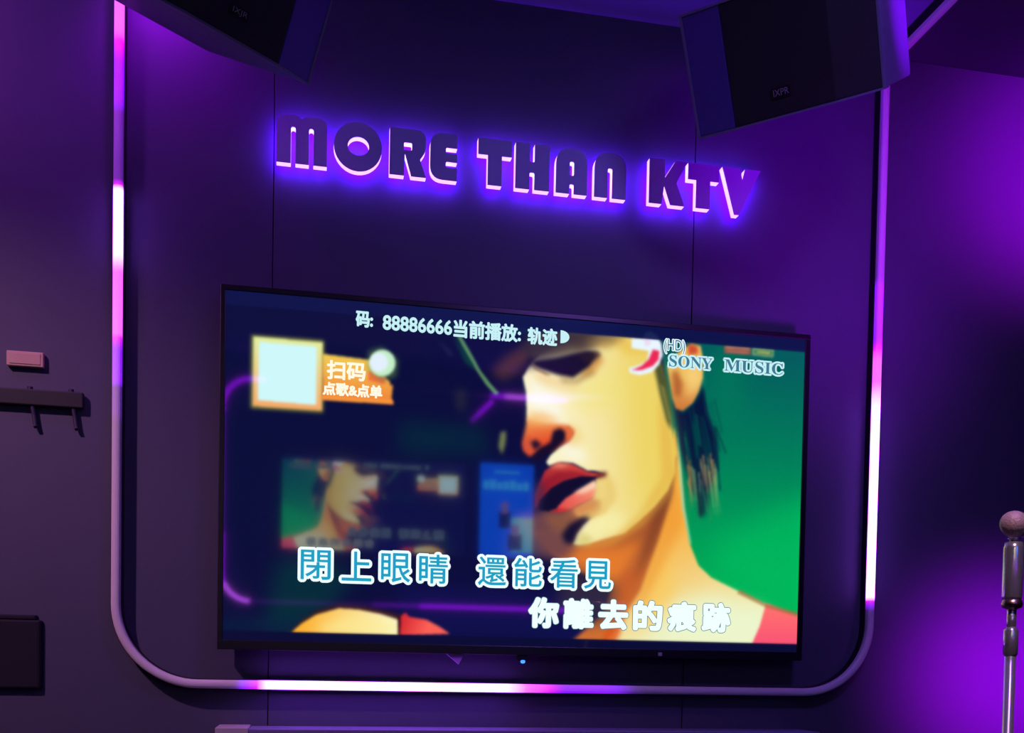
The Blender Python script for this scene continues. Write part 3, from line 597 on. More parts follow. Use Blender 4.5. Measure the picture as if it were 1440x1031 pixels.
 ('P',(250,150,60),1.0,1.0,[(0.1519,0.7196),(0.2663,0.7191),(0.2699,0.707),(0.152,0.7052)]),
 ('P',(236,110,60),1.0,1.0,[(0.2284,0.7996),(0.2564,0.7866),(0.2543,0.7634),(0.2274,0.7725)]),
 ('P',(90,130,70),4,0.6,[(0.2267,0.8574),(0.2487,0.8729),(0.2759,0.8392),(0.2739,0.7889),(0.2483,0.7731),(0.2272,0.8036)]),
 ('P',(196,238,200),1.0,1.0,[(0.2718,0.8282),(0.2709,0.816),(0.2679,0.8046),(0.2632,0.7952),(0.2572,0.789),(0.2506,0.7861),(0.2439,0.7873),(0.2378,0.7919),(0.233,0.8),(0.2299,0.8106),(0.2288,0.8225),(0.2297,0.8346),(0.2326,0.846),(0.2373,0.8554),(0.2433,0.8616),(0.2499,0.8646),(0.2566,0.8634),(0.2627,0.8588),(0.2676,0.8507),(0.2707,0.8401)]),
 ('P',(226,240,252),1.5,1.0,[(0.2596,0.8287),(0.2589,0.82),(0.2568,0.812),(0.2534,0.8056),(0.2493,0.8011),(0.2446,0.799),(0.24,0.7999),(0.2358,0.8033),(0.2324,0.8088),(0.2301,0.8162),(0.2293,0.8246),(0.23,0.8332),(0.2321,0.8412),(0.2354,0.8476),(0.2396,0.8521),(0.2442,0.8542),(0.2489,0.8534),(0.2531,0.85),(0.2565,0.8445),(0.2588,0.8371)]),
 ('P',(232,246,255),1.2,1.0,[(0.6766,0.9584),(0.6972,0.9591),(0.6995,0.9747),(0.7097,0.9849),(0.7228,0.9737),(0.7309,0.9486),(0.734,0.9139),(0.7266,0.8823),(0.714,0.8587),(0.6935,0.8473),(0.6754,0.8515),(0.6727,0.8664),(0.6905,0.8775),(0.7058,0.8926),(0.7079,0.9235),(0.6924,0.9257),(0.677,0.928)]),
 ('P',(236,40,84),1.3,1.0,[(0.7156,0.9289),(0.7273,0.9262),(0.7264,0.8998),(0.7163,0.8787),(0.6959,0.8629),(0.6779,0.8605),(0.6957,0.876),(0.7083,0.8973)]),
 ('P',(236,220,240),1.5,1.0,[(0.6972,0.9569),(0.7074,0.9671),(0.7128,0.946),(0.7026,0.9359)]),
 ('P',(150,84,70),1.0,0.9,[(0.8463,0.9603),(0.8971,0.9606),(0.8975,0.9362),(0.8467,0.9359)]),
 ('P',(150,170,120),0.9,1.0,[(0.8998,0.961),(0.9403,0.9599),(0.9394,0.9351),(0.9002,0.9365)]),
 ('P',(20,120,86),0.9,1.0,[(0.9026,0.9547),(0.9377,0.9551),(0.9366,0.9392),(0.9028,0.9413)]),
 ('P',(190,170,90),0.9,1.0,[(0.9067,0.9508),(0.9337,0.9523),(0.9338,0.9433),(0.9068,0.9441)]),
 ('P',(214,150,120),0.8,0.8,[(0.849,0.9562),(0.8944,0.958),(0.8945,0.9536),(0.8491,0.9518)]),
 ('P',(190,110,90),0.8,0.8,[(0.8518,0.9455),(0.8919,0.9465),(0.892,0.9399),(0.8519,0.9388)]),
]
PW, PH = 704, 394


def paint_picture():
    """the frame of the music video on the screen, as an array of linear colours"""
    img = np.zeros((PH, PW, 3), np.float64)
    img[:] = (12, 14, 62)
    ss = (np.arange(PW) + 0.5) / PW
    tt = (np.arange(PH) + 0.5) / PH
    S, T = np.meshgrid(ss, tt)

    def blur(m, r):
        if r < 0.6:
            return m
        rad = max(1, int(round(r)))
        for ax in (0, 1):
            for _ in range(2):
                pad = [(0, 0), (0, 0)]
                pad[ax] = (rad + 1, rad)
                c = np.cumsum(np.pad(m, pad, mode='edge'), axis=ax)
                m = (c[2 * rad + 1:] - c[:-2 * rad - 1]) / (2 * rad + 1) if ax == 0 else \
                    (c[:, 2 * rad + 1:] - c[:, :-2 * rad - 1]) / (2 * rad + 1)
        return m

    def mask(pts):
        x = np.array([p[0] for p in pts])
        y = np.array([p[1] for p in pts])
        m = np.zeros(S.shape)
        for ox, oy in ((-.25, -.25), (.25, -.25), (-.25, .25), (.25, .25)):
            A = S + ox / PW
            B = T + oy / PH
            ins = np.zeros(S.shape, bool)
            j = len(pts) - 1
            for i in range(len(pts)):
                if y[i] != y[j]:
                    c = ((y[i] > B) != (y[j] > B)) & (A < (x[j] - x[i]) * (B - y[i]) / (y[j] - y[i]) + x[i])
                    ins ^= c
                j = i
            m += ins
        return m / 4

    for op in PICTURE:
        if op[0] == 'P':
            _, col, bl, al, pts = op
            m = blur(mask(pts), bl * 0.8) * al
            c = np.array(col, float)
            img += (c - img) * m[..., None]
        else:
            _, c0, p0, c1, p1, bl, al, pts = op
            d = (p1[0] - p0[0]) * 1.79, (p1[1] - p0[1])
            f = ((S - p0[0]) * 1.79 * d[0] + (T - p0[1]) * d[1]) / (d[0] ** 2 + d[1] ** 2)
            f = np.clip(f, 0, 1)[..., None]
            c = np.array(c0, float) * (1 - f) + np.array(c1, float) * f
            m = blur(mask(pts), bl * 0.8) * al
            img += (c - img) * m[..., None]
    # letterbox bars of the video and the on-screen title bar
    bar = np.clip((T - 0.958) * PH, 0, 1)[..., None]
    img += (np.array((12, 20, 72), float) - img) * bar * 0.93
    low = np.clip((0.029 - T) * PH, 0, 1)[..., None]
    img += (np.array((10, 12, 52), float) - img) * low
    img = np.stack([blur(img[..., k], 1.0) * 0.6 + img[..., k] * 0.4 for k in range(3)], -1)
    v = np.clip(img / 255.0, 0, 1)
    return np.where(v <= 0.04045, v / 12.92, ((v + 0.055) / 1.055) ** 2.4)


def picture_mesh():
    img = paint_picture()
    w, h = SCX1 - SCX0, SCZ1 - SCZ0
    xs = np.linspace(0, w, PW)
    zs = np.linspace(0, h, PH)
    X, Z = np.meshgrid(xs, zs)
    co = np.stack([X, np.zeros_like(X), Z], -1).reshape(-1, 3).astype(np.float32)
    idx = np.arange(PW * PH).reshape(PH, PW)
    q = np.stack([idx[:-1, :-1], idx[:-1, 1:], idx[1:, 1:], idx[1:, :-1]], -1).reshape(-1, 4).astype(np.int32)
    me = bpy.data.meshes.new('screen')
    me.vertices.add(len(co))
    me.vertices.foreach_set('co', co.ravel())
    me.loops.add(q.size)
    me.loops.foreach_set('vertex_index', q.ravel())
    me.polygons.add(len(q))
    me.polygons.foreach_set('loop_start', np.arange(0, q.size, 4, dtype=np.int32))
    me.update(calc_edges=True)
    ca = me.color_attributes.new('picture', 'FLOAT_COLOR', 'POINT')
    buf = np.ones((PW * PH, 4), np.float32)
    buf[:, :3] = img.reshape(-1, 3)
    ca.data.foreach_set('color', buf.ravel())
    return me


def text_mesh(s, size, offset=0.0, spacing=1.0, res=3):
    cu = bpy.data.curves.new('t', 'FONT')
    cu.body = s
    cu.size = size
    cu.offset = offset
    cu.space_character = spacing
    cu.resolution_u = res
    cu.align_x = 'LEFT'
    cu.fill_mode = 'FRONT'
    o = bpy.data.objects.new('t', cu)
    COL.objects.link(o)
    dg = bpy.context.evaluated_depsgraph_get()
    me = bpy.data.meshes.new_from_object(o.evaluated_get(dg))
    bpy.data.objects.remove(o)
    return me


def fit_text(name, s, x0, x1, z0, z1, layers, parent, y, sx=1.0):
    """flat lettering fitted into a rectangle of the screen; layers: (offset, material, lift)"""
    ref = text_mesh(s, 0.08)
    c = np.array([v.co[:] for v in ref.vertices])
    lo, hi = c.min(0), c.max(0)
    kx, kz = (x1 - x0) / (hi[0] - lo[0]), (z1 - z0) / (hi[1] - lo[1])
    first = None
    polys = [tuple(q.vertices) for q in ref.polygons]
    gx = x0 + (c[:, 0] - lo[0]) * kx
    gz = z0 + (c[:, 1] - lo[1]) * kz
    for off, m, lift in layers:
        # an outline is the glyph repeated on a circle of the outline's width
        dirs = [(0.0, 0.0)]
        if off > 0:
            dirs += [(off * math.cos(2 * math.pi * k / 14), off * math.sin(2 * math.pi * k / 14)) for k in range(14)]
        vv, ff = [], []
        for j, (dx, dz) in enumerate(dirs):
            n0 = len(vv)
            vv += [(float(px + dx), y - lift - 0.000002 * j, float(pz + dz)) for px, pz in zip(gx, gz)]
            ff += [tuple(i + n0 for i in q) for q in polys]
        me = bpy.data.meshes.new(name)
        me.from_pydata(vv, [], ff)
        me.update()
        o = obj(name if first is None else 'fill', me, m, parent if first is None else first)
        if first is None:
            first = o
    return first


def make_tv():
    root = thing('television', 'large black flat television playing a music video with lyrics', 'television', (0, 0, 0))
    bm = bmesh.new()
    add_box(bm, (TVX0, -0.060, TVZ0), (TVX1, -0.030, TVZ1), 0.003)
    obj('housing', bm, 'black_plastic', root)
    bm = bmesh.new()
    add_box(bm, (TVX0 + 0.30, -0.031, TVZ0 + 0.10), (TVX1 - 0.30, -0.004, TVZ1 - 0.20), 0.006)
    obj('back_cover', bm, 'black_matte', root)
    # bezel frame standing a little proud of the screen
    bm = bmesh.new()
    add_box(bm, (TVX0, -0.0685, SCZ1), (TVX1, -0.0595, TVZ1), 0.0015)
    add_box(bm, (TVX0, -0.0685, TVZ0), (TVX1, -0.0595, SCZ0), 0.0015)
    add_box(bm, (TVX0, -0.0685, SCZ0 - 0.001), (SCX0, -0.0595, SCZ1 + 0.001), 0.0015)
    add_box(bm, (SCX1, -0.0685, SCZ0 - 0.001), (TVX1, -0.0595, SCZ1 + 0.001), 0.0015)
    bez = obj('bezel', bm, 'black_plastic', root)
    scr = obj('screen', picture_mesh(), 'screen_picture', root)
    scr.location = (SCX0, -0.0655, SCZ0)
    scr['label'] = 'screen showing a close-up face on green with karaoke subtitles'
    y = -0.0659
    W, O = 'text_white', 'text_cyan'
    # first lyric line: cyan characters with white outline
    line1 = [('閉', 0.0182), ('上', 0.1117), ('眼', 0.2025), ('睛', 0.2913), ('還', 0.4322), ('能', 0.5199), ('看', 0.6089), ('見', 0.6937)]
    for ch, cx in line1:
        fit_text('lyric_character', ch, cx - 0.0335, cx + 0.0335, 1.2830, 1.3500, [(0.0074, W, 0), (0.0007, O, 0.0003)], root, y)
    line2 = [('你', 0.5604), ('離', 0.6474), ('去', 0.7355), ('的', 0.8240), ('痕', 0.9128), ('跡', 1.0028)]
    for k, (ch, cx) in enumerate(line2):
        fit_text('lyric_character', ch, cx - 0.0345, cx + 0.0345, 1.1875, 1.2545,
                 [(0.0056, 'text_line', 0), (0.0040, W, 0.0003)], root, y)
    fit_text('title_text', '码:', 0.1033, 0.1400, 1.8690, 1.9030, [(0.0016, 'text_ice', 0)], root, y)
    fit_text('title_text', '88886666', 0.1650, 0.3250, 1.8670, 1.8990, [(0.0013, 'text_ice', 0)], root, y)
    fit_text('title_text', '当前播放:', 0.3310, 0.4900, 1.8630, 1.9020, [(0.0016, 'text_ice', 0)], root, y)
    fit_text('title_text', '轨迹', 0.5090, 0.5790, 1.8610, 1.8990, [(0.0016, 'text_ice', 0)], root, y)
    bm = bmesh.new()
    vs_ = [bm.verts.new((0.5885 + 0.022 * math.cos(a), y, 1.8835 + 0.0155 * math.sin(a))) for a in
           [-math.pi / 2 + math.pi * i / 12 for i in range(13)]]
    bm.faces.new(vs_)
    obj('title_mark', bm, 'text_ice', root)
    fit_text('format_text', '(HD)', 0.8500, 0.9040, 1.8640, 1.8990, [(0.0022, 'text_white', 0), (0.0, 'text_teal', 0.0003)], root, y)
    fit_text('label_text', '𝐒𝐎𝐍𝐘', 0.8640, 0.9760, 1.8330, 1.8610, [(0.0046, 'text_ice', 0), (0.0, 'text_teal', 0.0003)], root, y)
    fit_text('label_text', '𝐌𝐔𝐒𝐈𝐂', 1.0080, 1.1640, 1.8330, 1.8620, [(0.0046, 'text_ice', 0), (0.0, 'text_teal', 0.0003)], root, y)
    fit_text('tag_text', '扫码', 0.0390, 0.1250, 1.7450, 1.7860, [(0.0016, 'text_cream', 0)], root, y)
    fit_text('tag_text', '点歌&点单', 0.0300, 0.1640, 1.7080, 1.7360, [(0.0014, 'text_cream', 0)], root, y)
    # bottom edge: maker's mark, tab, blue standby lamp
    bm = bmesh.new()
    add_box(bm, (0.852, -0.0693, 1.1225), (0.862, -0.0684, 1.1310), 0.0004)
    obj('badge', bm, 'dim_logo', root)
    bm = bmesh.new()
    a = [bm.verts.new((x, -0.060, z)) for x, z in ((0.326, 1.1180), (0.370, 1.1185), (0.356, 1.0925))]
    b = [bm.verts.new((x, -0.052, z)) for x, z in ((0.326, 1.1180), (0.370, 1.1185), (0.356, 1.0925))]
    bm.faces.new(a)
    bm.faces.new(list(reversed(b)))
    for i in range(3):
        bm.faces.new((a[i], a[(i + 1) % 3], b[(i + 1) % 3], b[i]))
    obj('corner_tab', bm, 'violet_tab', root)
    bm = bmesh.new()
    add_box(bm, (0.498, -0.064, 1.1035), (0.526, -0.044, 1.1180), 0.002)
    rec = obj('receiver', bm, 'black_plastic', root)
    bm = bmesh.new()
    add_lathe(bm, [(0.0, 0.0), (0.0045, 0.001), (0.0058, 0.004), (0.0052, 0.0075), (0.0, 0.009)], (0.512, -0.062, 1.0975), 12)
    obj('standby_lamp', bm, 'blue_lamp', rec, True)
    bm = bmesh.new()
    add_box(bm, (0.25, -0.006, 1.35), (0.78, -0.0005, 1.75), 0.001)
    obj('wall_bracket', bm, 'black_matte', root)
    return root


tv = make_tv()

# ------------------------------------------------------------------ illuminated wall sign
LB, LH = 2.2345, 0.1075


def rounded(pts, rad, n=7):
    """polygon with the listed corner radii"""
    out = []
    m = len(pts)
    for i in range(m):
        p = Vector(pts[i])
        r = rad[i]
        if r <= 0:
            out.append(tuple(p))
            continue
        a = (Vector(pts[i - 1]) - p)
        b = (Vector(pts[(i + 1) % m]) - p)
        r = min(r, a.length * 0.49, b.length * 0.49)
        a0, b0 = p + a.normalized() * r, p + b.normalized() * r
        for k in range(n + 1):
            t = k / n
            q = a0 * (1 - t) ** 2 + p * 2 * t * (1 - t) + b0 * t ** 2
            out.append((q.x, q.y))
    return out


def ell(cx, cz, rx, rz_, n=36):
    return [(cx + rx * math.cos(2 * math.pi * k / n), cz + rz_ * math.sin(2 * math.pi * k / n)) for k in range(n)]


def Hh(pts):
    return [(x, z * LH) for x, z in pts]


LETTERS = [
    ('M', -0.0814, [rounded(Hh([(0, 0), (.032, 0), (.032, .76), (.0425, .76), (.0425, 0), (.0727, 0), (.0727, .76), (.083, .76), (.083, 0), (.1134, 0),
                                (.1134, 1), (.066, 1), (.0567, .92), (.047, 1), (0, 1)]),
                            [0, 0, .006, .006, 0, 0, .006, .006, 0, 0, .024, .004, .006, .004, .024])]),
    ('O', 0.0474, [ell(.0553, LH * .5, .0553, LH * .52), ell(.0563, LH * .51, .0245, LH * .20)]),
    ('R', 0.1759, [rounded(Hh([(0, 0), (.034, 0), (.0355, .47), (.051, 0), (.0857, 0), (.071, .37), (.0845, .56), (.0845, 1), (0, 1)]),
                           [0, 0, .001, 0, 0, .003, .010, .034, 0]),
                   rounded(Hh([(.033, .545), (.052, .545), (.052, .71), (.033, .71)]), [.003] * 4)]),
    ('E', 0.2708, [rounded(Hh([(0, 0), (.0639, 0), (.0639, .27), (.037, .27), (.037, .395), (.0639, .395), (.0639, .58), (.037, .58), (.037, .70),
                               (.0639, .70), (.0639, 1), (0, 1)]), [.036, 0, 0, .004, .004, 0, 0, .004, .004, 0, 0, .034])]),
    ('T', 0.3850, [Hh([(.0235, 0), (.0573, 0), (.0573, .65), (.0812, .65), (.0812, 1), (0, 1), (0, .65), (.0235, .65)])]),
    ('H', 0.4755, [rounded(Hh([(0, 0), (.0345, 0), (.0345, .37), (.0466, .37), (.0466, 0), (.0832, 0), (.0832, 1), (.0466, 1), (.0466, .60), (.0345, .60),
                               (.0345, 1), (0, 1)]), [0, 0, .004, .004, 0, 0, 0, 0, .004, .004, 0, 0])]),
    ('A', 0.5751, [rounded(Hh([(0, 0), (.034, 0), (.034, .21), (.0447, .21), (.0447, 0), (.0777, 0), (.0777, 1), (0, 1)]),
                           [0, 0, .004, .004, 0, 0, .038, .038]),
                   rounded(Hh([(.034, .40), (.0447, .40), (.0447, .71), (.034, .71)]), [.004] * 4)]),
    ('N', 0.6710, [rounded(Hh([(0, 0), (.0335, 0), (.0335, .66), (.045, .66), (.045, 0), (.0799, 0), (.0799, 1), (0, 1)]),
                           [0, 0, .005, .005, 0, 0, .038, .038])]),
    ('K', 0.8103, [Hh([(0, 0), (.033, 0), (.0385, .42), (.0555, 0), (.0918, 0), (.070, .50), (.097, 1), (.067, 1), (.0405, .60), (.0385, 1), (0, 1)])]),
    ('T', 0.9104, [Hh([(.0217, 0), (.0582, 0), (.0582, .63), (.0814, .63), (.0814, 1), (0, 1), (0, .63), (.0217, .63)])]),
    ('V', 0.9998, [Hh([(.034, -.06), (.047, -.06), (.1011, 1), (.060, 1), (.0535, .74), (.047, 1), (0, 1)])]),
]


def letter_mesh(loops, extrude, fill, offset=0.0):
    cu = bpy.data.curves.new('l', 'CURVE')
    cu.dimensions = '2D'
    cu.fill_mode = fill
    cu.extrude = extrude
    cu.offset = offset
    for lp in loops:
        sp = cu.splines.new('POLY')
        sp.points.add(len(lp) - 1)
        for q, (x, z) in zip(sp.points, lp):
            q.co = (x, z, 0, 1)
        sp.use_cyclic_u = True
    o = bpy.data.objects.new('l', cu)
    COL.objects.link(o)
    dg = bpy.context.evaluated_depsgraph_get()
    me = bpy.data.meshes.new_from_object(o.evaluated_get(dg))
    bpy.data.objects.remove(o)
    for v in me.vertices:
        x, z, d = v.co
        v.co = (x, d, z)
    return me


sign = thing('wall_sign', 'glowing violet letters reading MORE THAN KTV above the television', 'sign', (-0.0814, 0.0, LB))
for ch, x, loops in LETTERS:
    face = obj('letter', letter_mesh(loops, 0.0012, 'BOTH'), 'letter_face', sign)
    face.location = (x + 0.0814, -0.0408, 0)
    edge = obj('glowing_edge', letter_mesh(loops, 0.0092, 'NONE'), 'letter_edge', face)
    edge.location = (0, 0.0104, 0)
    halo = obj('backlight', letter_mesh(loops, 0.0, 'BOTH', -0.001), 'letter_halo', face)
    halo.location = (0, 0.0196, 0)
    bm = bmesh.new()
    for px in ((0.055 if ch in 'OTV' else 0.016), ):
        add_tube(bm, [(px, 0.020, LH * 0.82), (px, 0.0400, LH * 0.82)], 0.003, 8)
    obj('standoff', bm, 'black_matte', face)


# ------------------------------------------------------------------ loudspeakers
def make_speaker(label, far, yaw, pitch, side, W=0.39, H=0.235, D=0.285, badge='IXJR'):
    """far: the bottom front corner next to the wall; local x runs from it along the front, y goes back, z up"""
    root = thing('loudspeaker', label, 'loudspeaker', far, 'ceiling loudspeakers')
    a = Vector((math.cos(yaw) * side, -math.sin(yaw), 0))
    n = Vector((-math.sin(yaw) * side, -math.cos(yaw), 0))
    upv = Vector((0, 0, 1)) * math.cos(pitch) + n * math.sin(pitch)
    nn = n * math.cos(pitch) - Vector((0, 0, 1)) * math.sin(pitch)
    back = -nn
    m = Matrix((a, back, upv)).transposed().to_4x4()
    root.matrix_world = Matrix.Translation(far) @ m
    c0, c1, bow = 0.23 * W, 0.77 * W, 0.022
    # cabinet: trapezoid in plan, narrower at the back
    bm = bmesh.new()
    add_prism(bm, [(0.004, 0.014), (W - 0.003, 0.014), (W - 0.003, D), (0.06, D)], 0.0, H, 0.004)
    obj('cabinet', bm, 'speaker_side', root)
    # wrap-round grille in three facets
    bm = bmesh.new()
    add_prism(bm, [(c0, 0.0), (c0, -bow), (c1, -bow), (W, 0.0), (W, 0.014), (c0, 0.014)], 0.004, H - 0.004, 0.002)
    gr = obj('grille', bm, 'cabinet_black', root)
    bm = bmesh.new()
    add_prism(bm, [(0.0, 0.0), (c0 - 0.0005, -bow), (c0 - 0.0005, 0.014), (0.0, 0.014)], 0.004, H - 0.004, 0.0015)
    obj('wing', bm, 'wing_blue_glow', root)
    # bright rim along the bottom and top of the grille
    for z in (0.0, H - 0.004):
        bm = bmesh.new()
        add_prism(bm, [(0.0, -0.002), (c0, -bow - 0.002), (c1, -bow - 0.002), (W, -0.002), (W, 0.014), (0.0, 0.014)], z, z + 0.004)
        obj('grille_rim', bm, 'speaker_side', root)
    # end cheeks
    for x0, x1 in ((-0.003, 0.003), (W - 0.003, W + 0.003)):
        bm = bmesh.new()
        add_box(bm, (x0, -0.002, 0.0), (x1, 0.03, H), 0.001)
        obj('cheek', bm, 'speaker_side', root)
    # badge with lettering
    bm = bmesh.new()
    add_box(bm, (W * 0.5 - 0.020, -bow - 0.003, H * 0.20 - 0.010), (W * 0.5 + 0.020, -bow - 0.0005, H * 0.20 + 0.010), 0.001)
    bd = obj('badge', bm, 'black_plastic', root)
    me = text_mesh(badge, 0.02)
    c = np.array([v.co[:] for v in me.vertices])
    lo, hi = c.min(0), c.max(0)
    for v in me.vertices:
        x = (v.co.x - lo[0]) / (hi[0] - lo[0]) - 0.5
        z = (v.co.y - lo[1]) / (hi[1] - lo[1]) - 0.5
        v.co = (W * 0.5 + x * 0.032 * side, -bow - 0.0036, H * 0.20 + z * 0.012)
    obj('badge_text', me, 'badge_silver', bd)
    # yoke bracket up to the ceiling
    inv = root.matrix_world.inverted()
    topc = root.matrix_world @ Vector((W * 0.5, D * 0.55, H))
    bm = bmesh.new()
    p0 = inv @ topc
    p1 = inv @ Vector((topc.x, topc.y, CZ - 0.006))
    add_tube(bm, [p0 - Vector((0, 0, 0.01)), p1], 0.012, 12)
    br = obj('bracket', bm, 'black_matte', root)
    bm = bmesh.new()
    add_lathe(bm, [(0.0, 0.0), (0.05, 0.0), (0.05, 0.006), (0.0, 0.006)], (0, 0, 0), 20)
    pl = obj('ceiling_plate', bm, 'black_matte', br)
    pl.matrix_local = inv @ Matrix.Translation((topc.x, topc.y, CZ - 0.0062))
    return root


make_speaker('black loudspeaker at the upper right, angled inwards under the ceiling', (0.8308, -0.3227, 2.2529), 0.761, 0.540, 1, badge='IXPR')
make_speaker('black loudspeaker cut off by the upper left edge, angled inwards', (-0.0127, -0.3222, 2.2642), 0.691, 0.465, -1)

# ------------------------------------------------------------------ microphone stand and microphone
MX, MY = 0.9805, -1.2
st_ = thing('microphone_stand', 'chrome microphone stand with a knurled collar at the right edge', 'microphone stand', (MX, MY, 0))
bm = bmesh.new()
add_lathe(bm, [(0.0, 0.0), (0.135, 0.0), (0.135, 0.010), (0.120, 0.020), (0.03, 0.030), (0.016, 0.045), (0.0, 0.045)], (0, 0, 0), 40)
obj('base', bm, 'black_plastic', st_, True)
bm = bmesh.new()
add_lathe(bm, [(0.0, 0.04), (0.0075, 0.04), (0.0075, 1.13), (0.0, 1.13)], (0, 0, 0), 24)
obj('lower_tube', bm, 'chrome', st_, True)
bm = bmesh.new()
add_lathe(bm, [(0.0075, 1.122), (0.0098, 1.125), (0.0098, 1.158), (0.0080, 1.162), (0.0, 1.162)], (0, 0, 0), 24)
obj('clutch', bm, 'chrome', st_, True)
bm = bmesh.new()
add_lathe(bm, [(0.0, 1.15), (0.0062, 1.15), (0.0062, 1.195), (0.0, 1.195)], (0, 0, 0), 24)
obj('upper_tube', bm, 'chrome', st_, True)
bm = bmesh.new()
add_lathe(bm, [(0.0062, 1.188), (0.0130, 1.191), (0.0142, 1.196), (0.0130, 1.201), (0.0062, 1.204)], (0, 0, 0), 24)
obj('collar', bm, 'warm_metal', st_, True)
bm = bmesh.new()
add_lathe(bm, [(0.0, 1.199), (0.0115, 1.201), (0.0132, 1.206), (0.0132, 1.274), (0.0118, 1.283), (0.006, 1.284), (0.006, 1.286), (0.0, 1.286)], (-0.0005, 0, 0), 28)
obj('grip_tube', bm, 'chrome', st_, True)
bm = bmesh.new()
add_lathe(bm, [(0.0, 1.2855), (0.0055, 1.2855), (0.0085, 1.2880), (0.0085, 1.2888), (0.0, 1.2888)], (0, 0, 0), 16)
obj('clip', bm, 'chrome', st_, True)

mic = thing('microphone', 'microphone with a rounded rose-metal head resting on the chrome stand', 'microphone', (MX, MY, 1.3085))
bm = bmesh.new()
add_lathe(bm, [(0.0, 0.024), (0.007, 0.0235), (0.013, 0.020), (0.0172, 0.013), (0.0182, 0.006), (0.0182, -0.004), (0.0165, -0.014), (0.0140, -0.022), (0.0, -0.022)], (0, 0, 0), 28)
hd = obj('head', bm, 'mic_mesh', mic, True)
bm = bmesh.new()
add_lathe(bm, [(0.0178, -0.003), (0.0190, -0.002), (0.0190, 0.003), (0.0178, 0.004)], (0, 0, 0), 28)
obj('ring', bm, 'chrome', hd, True)
bm = bmesh.new()
add_lathe(bm, [(0.0, -0.020), (0.0140, -0.021), (0.0118, -0.06), (0.0105, -0.14), (0.0100, -0.175), (0.0, -0.176)], (0, 0, 0), 24)
obj('handle', bm, 'warm_metal', mic, True)
mic.rotation_euler = Vector((-0.76, -0.62, 0.0)).to_track_quat('Z', 'Y').to_euler()

# ------------------------------------------------------------------ things on the wall at the left
rack = thing('hook_rack', 'black wall rack bar with two thin dark rods below at the left edge', 'rack', (-0.74, 0.0, 1.652))
bm = bmesh.new()
add_box(bm, (0.0, -0.018, 0.0), (0.241, -0.003, 0.036), 0.003)
obj('bar', bm, 'rack_black', rack)
for x in (0.05, 0.19):
    bm = bmesh.new()
    add_box(bm, (x - 0.012, -0.0035, 0.006), (x + 0.012, 0.0, 0.030), 0.002)
    obj('mount', bm, 'rack_black', rack)
for x in (0.136, 0.222):
    bm = bmesh.new()
    add_tube(bm, [(x - 0.008, -0.011, 0.033), (x - 0.008, -0.011, 0.042)], 0.006, 10)
    obj('knob', bm, 'rack_dim', rack)
    bm = bmesh.new()
    add_tube(bm, [(x - 0.004, -0.010, 0.004), (x, -0.009, -0.02), (x + 0.003, -0.010, -0.042), (x + 0.004, -0.014, -0.047)], [0.005, 0.005, 0.005, 0.004], 10)  # thin rods in a dim tone for the streaks below the bar
    obj('dark_rod', bm, 'rack_dim', rack)

sw = thing('wall_switch', 'peach wall switch plate above the black rack', 'switch', (-0.661, 0.0, 1.738))
bm = bmesh.new()
add_box(bm, (0.0, -0.014, 0.0), (0.077, 0.0, 0.033), 0.002)
obj('plate', bm, 'switch_plate', sw)
bm = bmesh.new()
add_box(bm, (0.006, -0.0155, 0.005), (0.071, -0.0135, 0.028), 0.0006)
obj('rocker', bm, 'switch_plate', sw)

shade_ = thing('shadow_slab', 'dark slab standing in for a shadow on the wall at the lower left edge', 'shadow patch', (-0.80, 0.0, 1.02))  # near-black slab in place of a shadow falling on the wall
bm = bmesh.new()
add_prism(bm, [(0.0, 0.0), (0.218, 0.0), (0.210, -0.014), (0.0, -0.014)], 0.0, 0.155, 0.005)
obj('case', bm, 'shadow_dark', shade_)
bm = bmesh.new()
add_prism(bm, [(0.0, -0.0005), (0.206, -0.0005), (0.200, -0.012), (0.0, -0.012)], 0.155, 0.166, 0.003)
obj('slab_top', bm, 'shadow_dark', shade_)

# ------------------------------------------------------------------ console below the television
con = thing('console', 'low violet-lit console under the television with a pale grey end', 'console', (-0.1985, 0.0, 0.0))
CT = 0.9420
bm = bmesh.new()
add_box(bm, (0.072, -0.115, 0.06), (1.462, -0.004, CT - 0.024), 0.003)
obj('body', bm, 'console_wood', con)
bm = bmesh.new()
add_box(bm, (0.073, -0.12, CT - 0.025), (1.464, -0.002, CT - 0.003), 0.002)
obj('top', bm, 'console_wood', con)
bm = bmesh.new()
add_box(bm, (0.0, -0.12, 0.0), (0.0725, -0.002, CT), 0.002)
obj('end_unit', bm, 'console_grey', con)
bm = bmesh.new()
add_box(bm, (0.09, -0.11, 0.0), (1.45, -0.02, 0.061))
obj('plinth', bm, 'black_matte', con)
for k in range(3):
    x0 = 0.076 + k * 0.463
    bm = bmesh.new()
    add_box(bm, (x0, -0.126, 0.07), (x0 + 0.458, -0.1155, CT - 0.03), 0.002)
    d = obj('door', bm, 'console_wood', con)
    bm = bmesh.new()
    add_box(bm, (x0 + 0.19, -0.140, CT - 0.075), (x0 + 0.27, -0.126, CT - 0.066), 0.003)
    obj('handle', bm, 'chrome', d)

# ------------------------------------------------------------------ opposite wall, seen mirrored in the screen
def copy_tree(o, parent=None):
    c = o.copy()
    COL.objects.link(c)
    c.parent = parent
    for ch in list(o.children):
        copy_tree(ch, c)
    return c


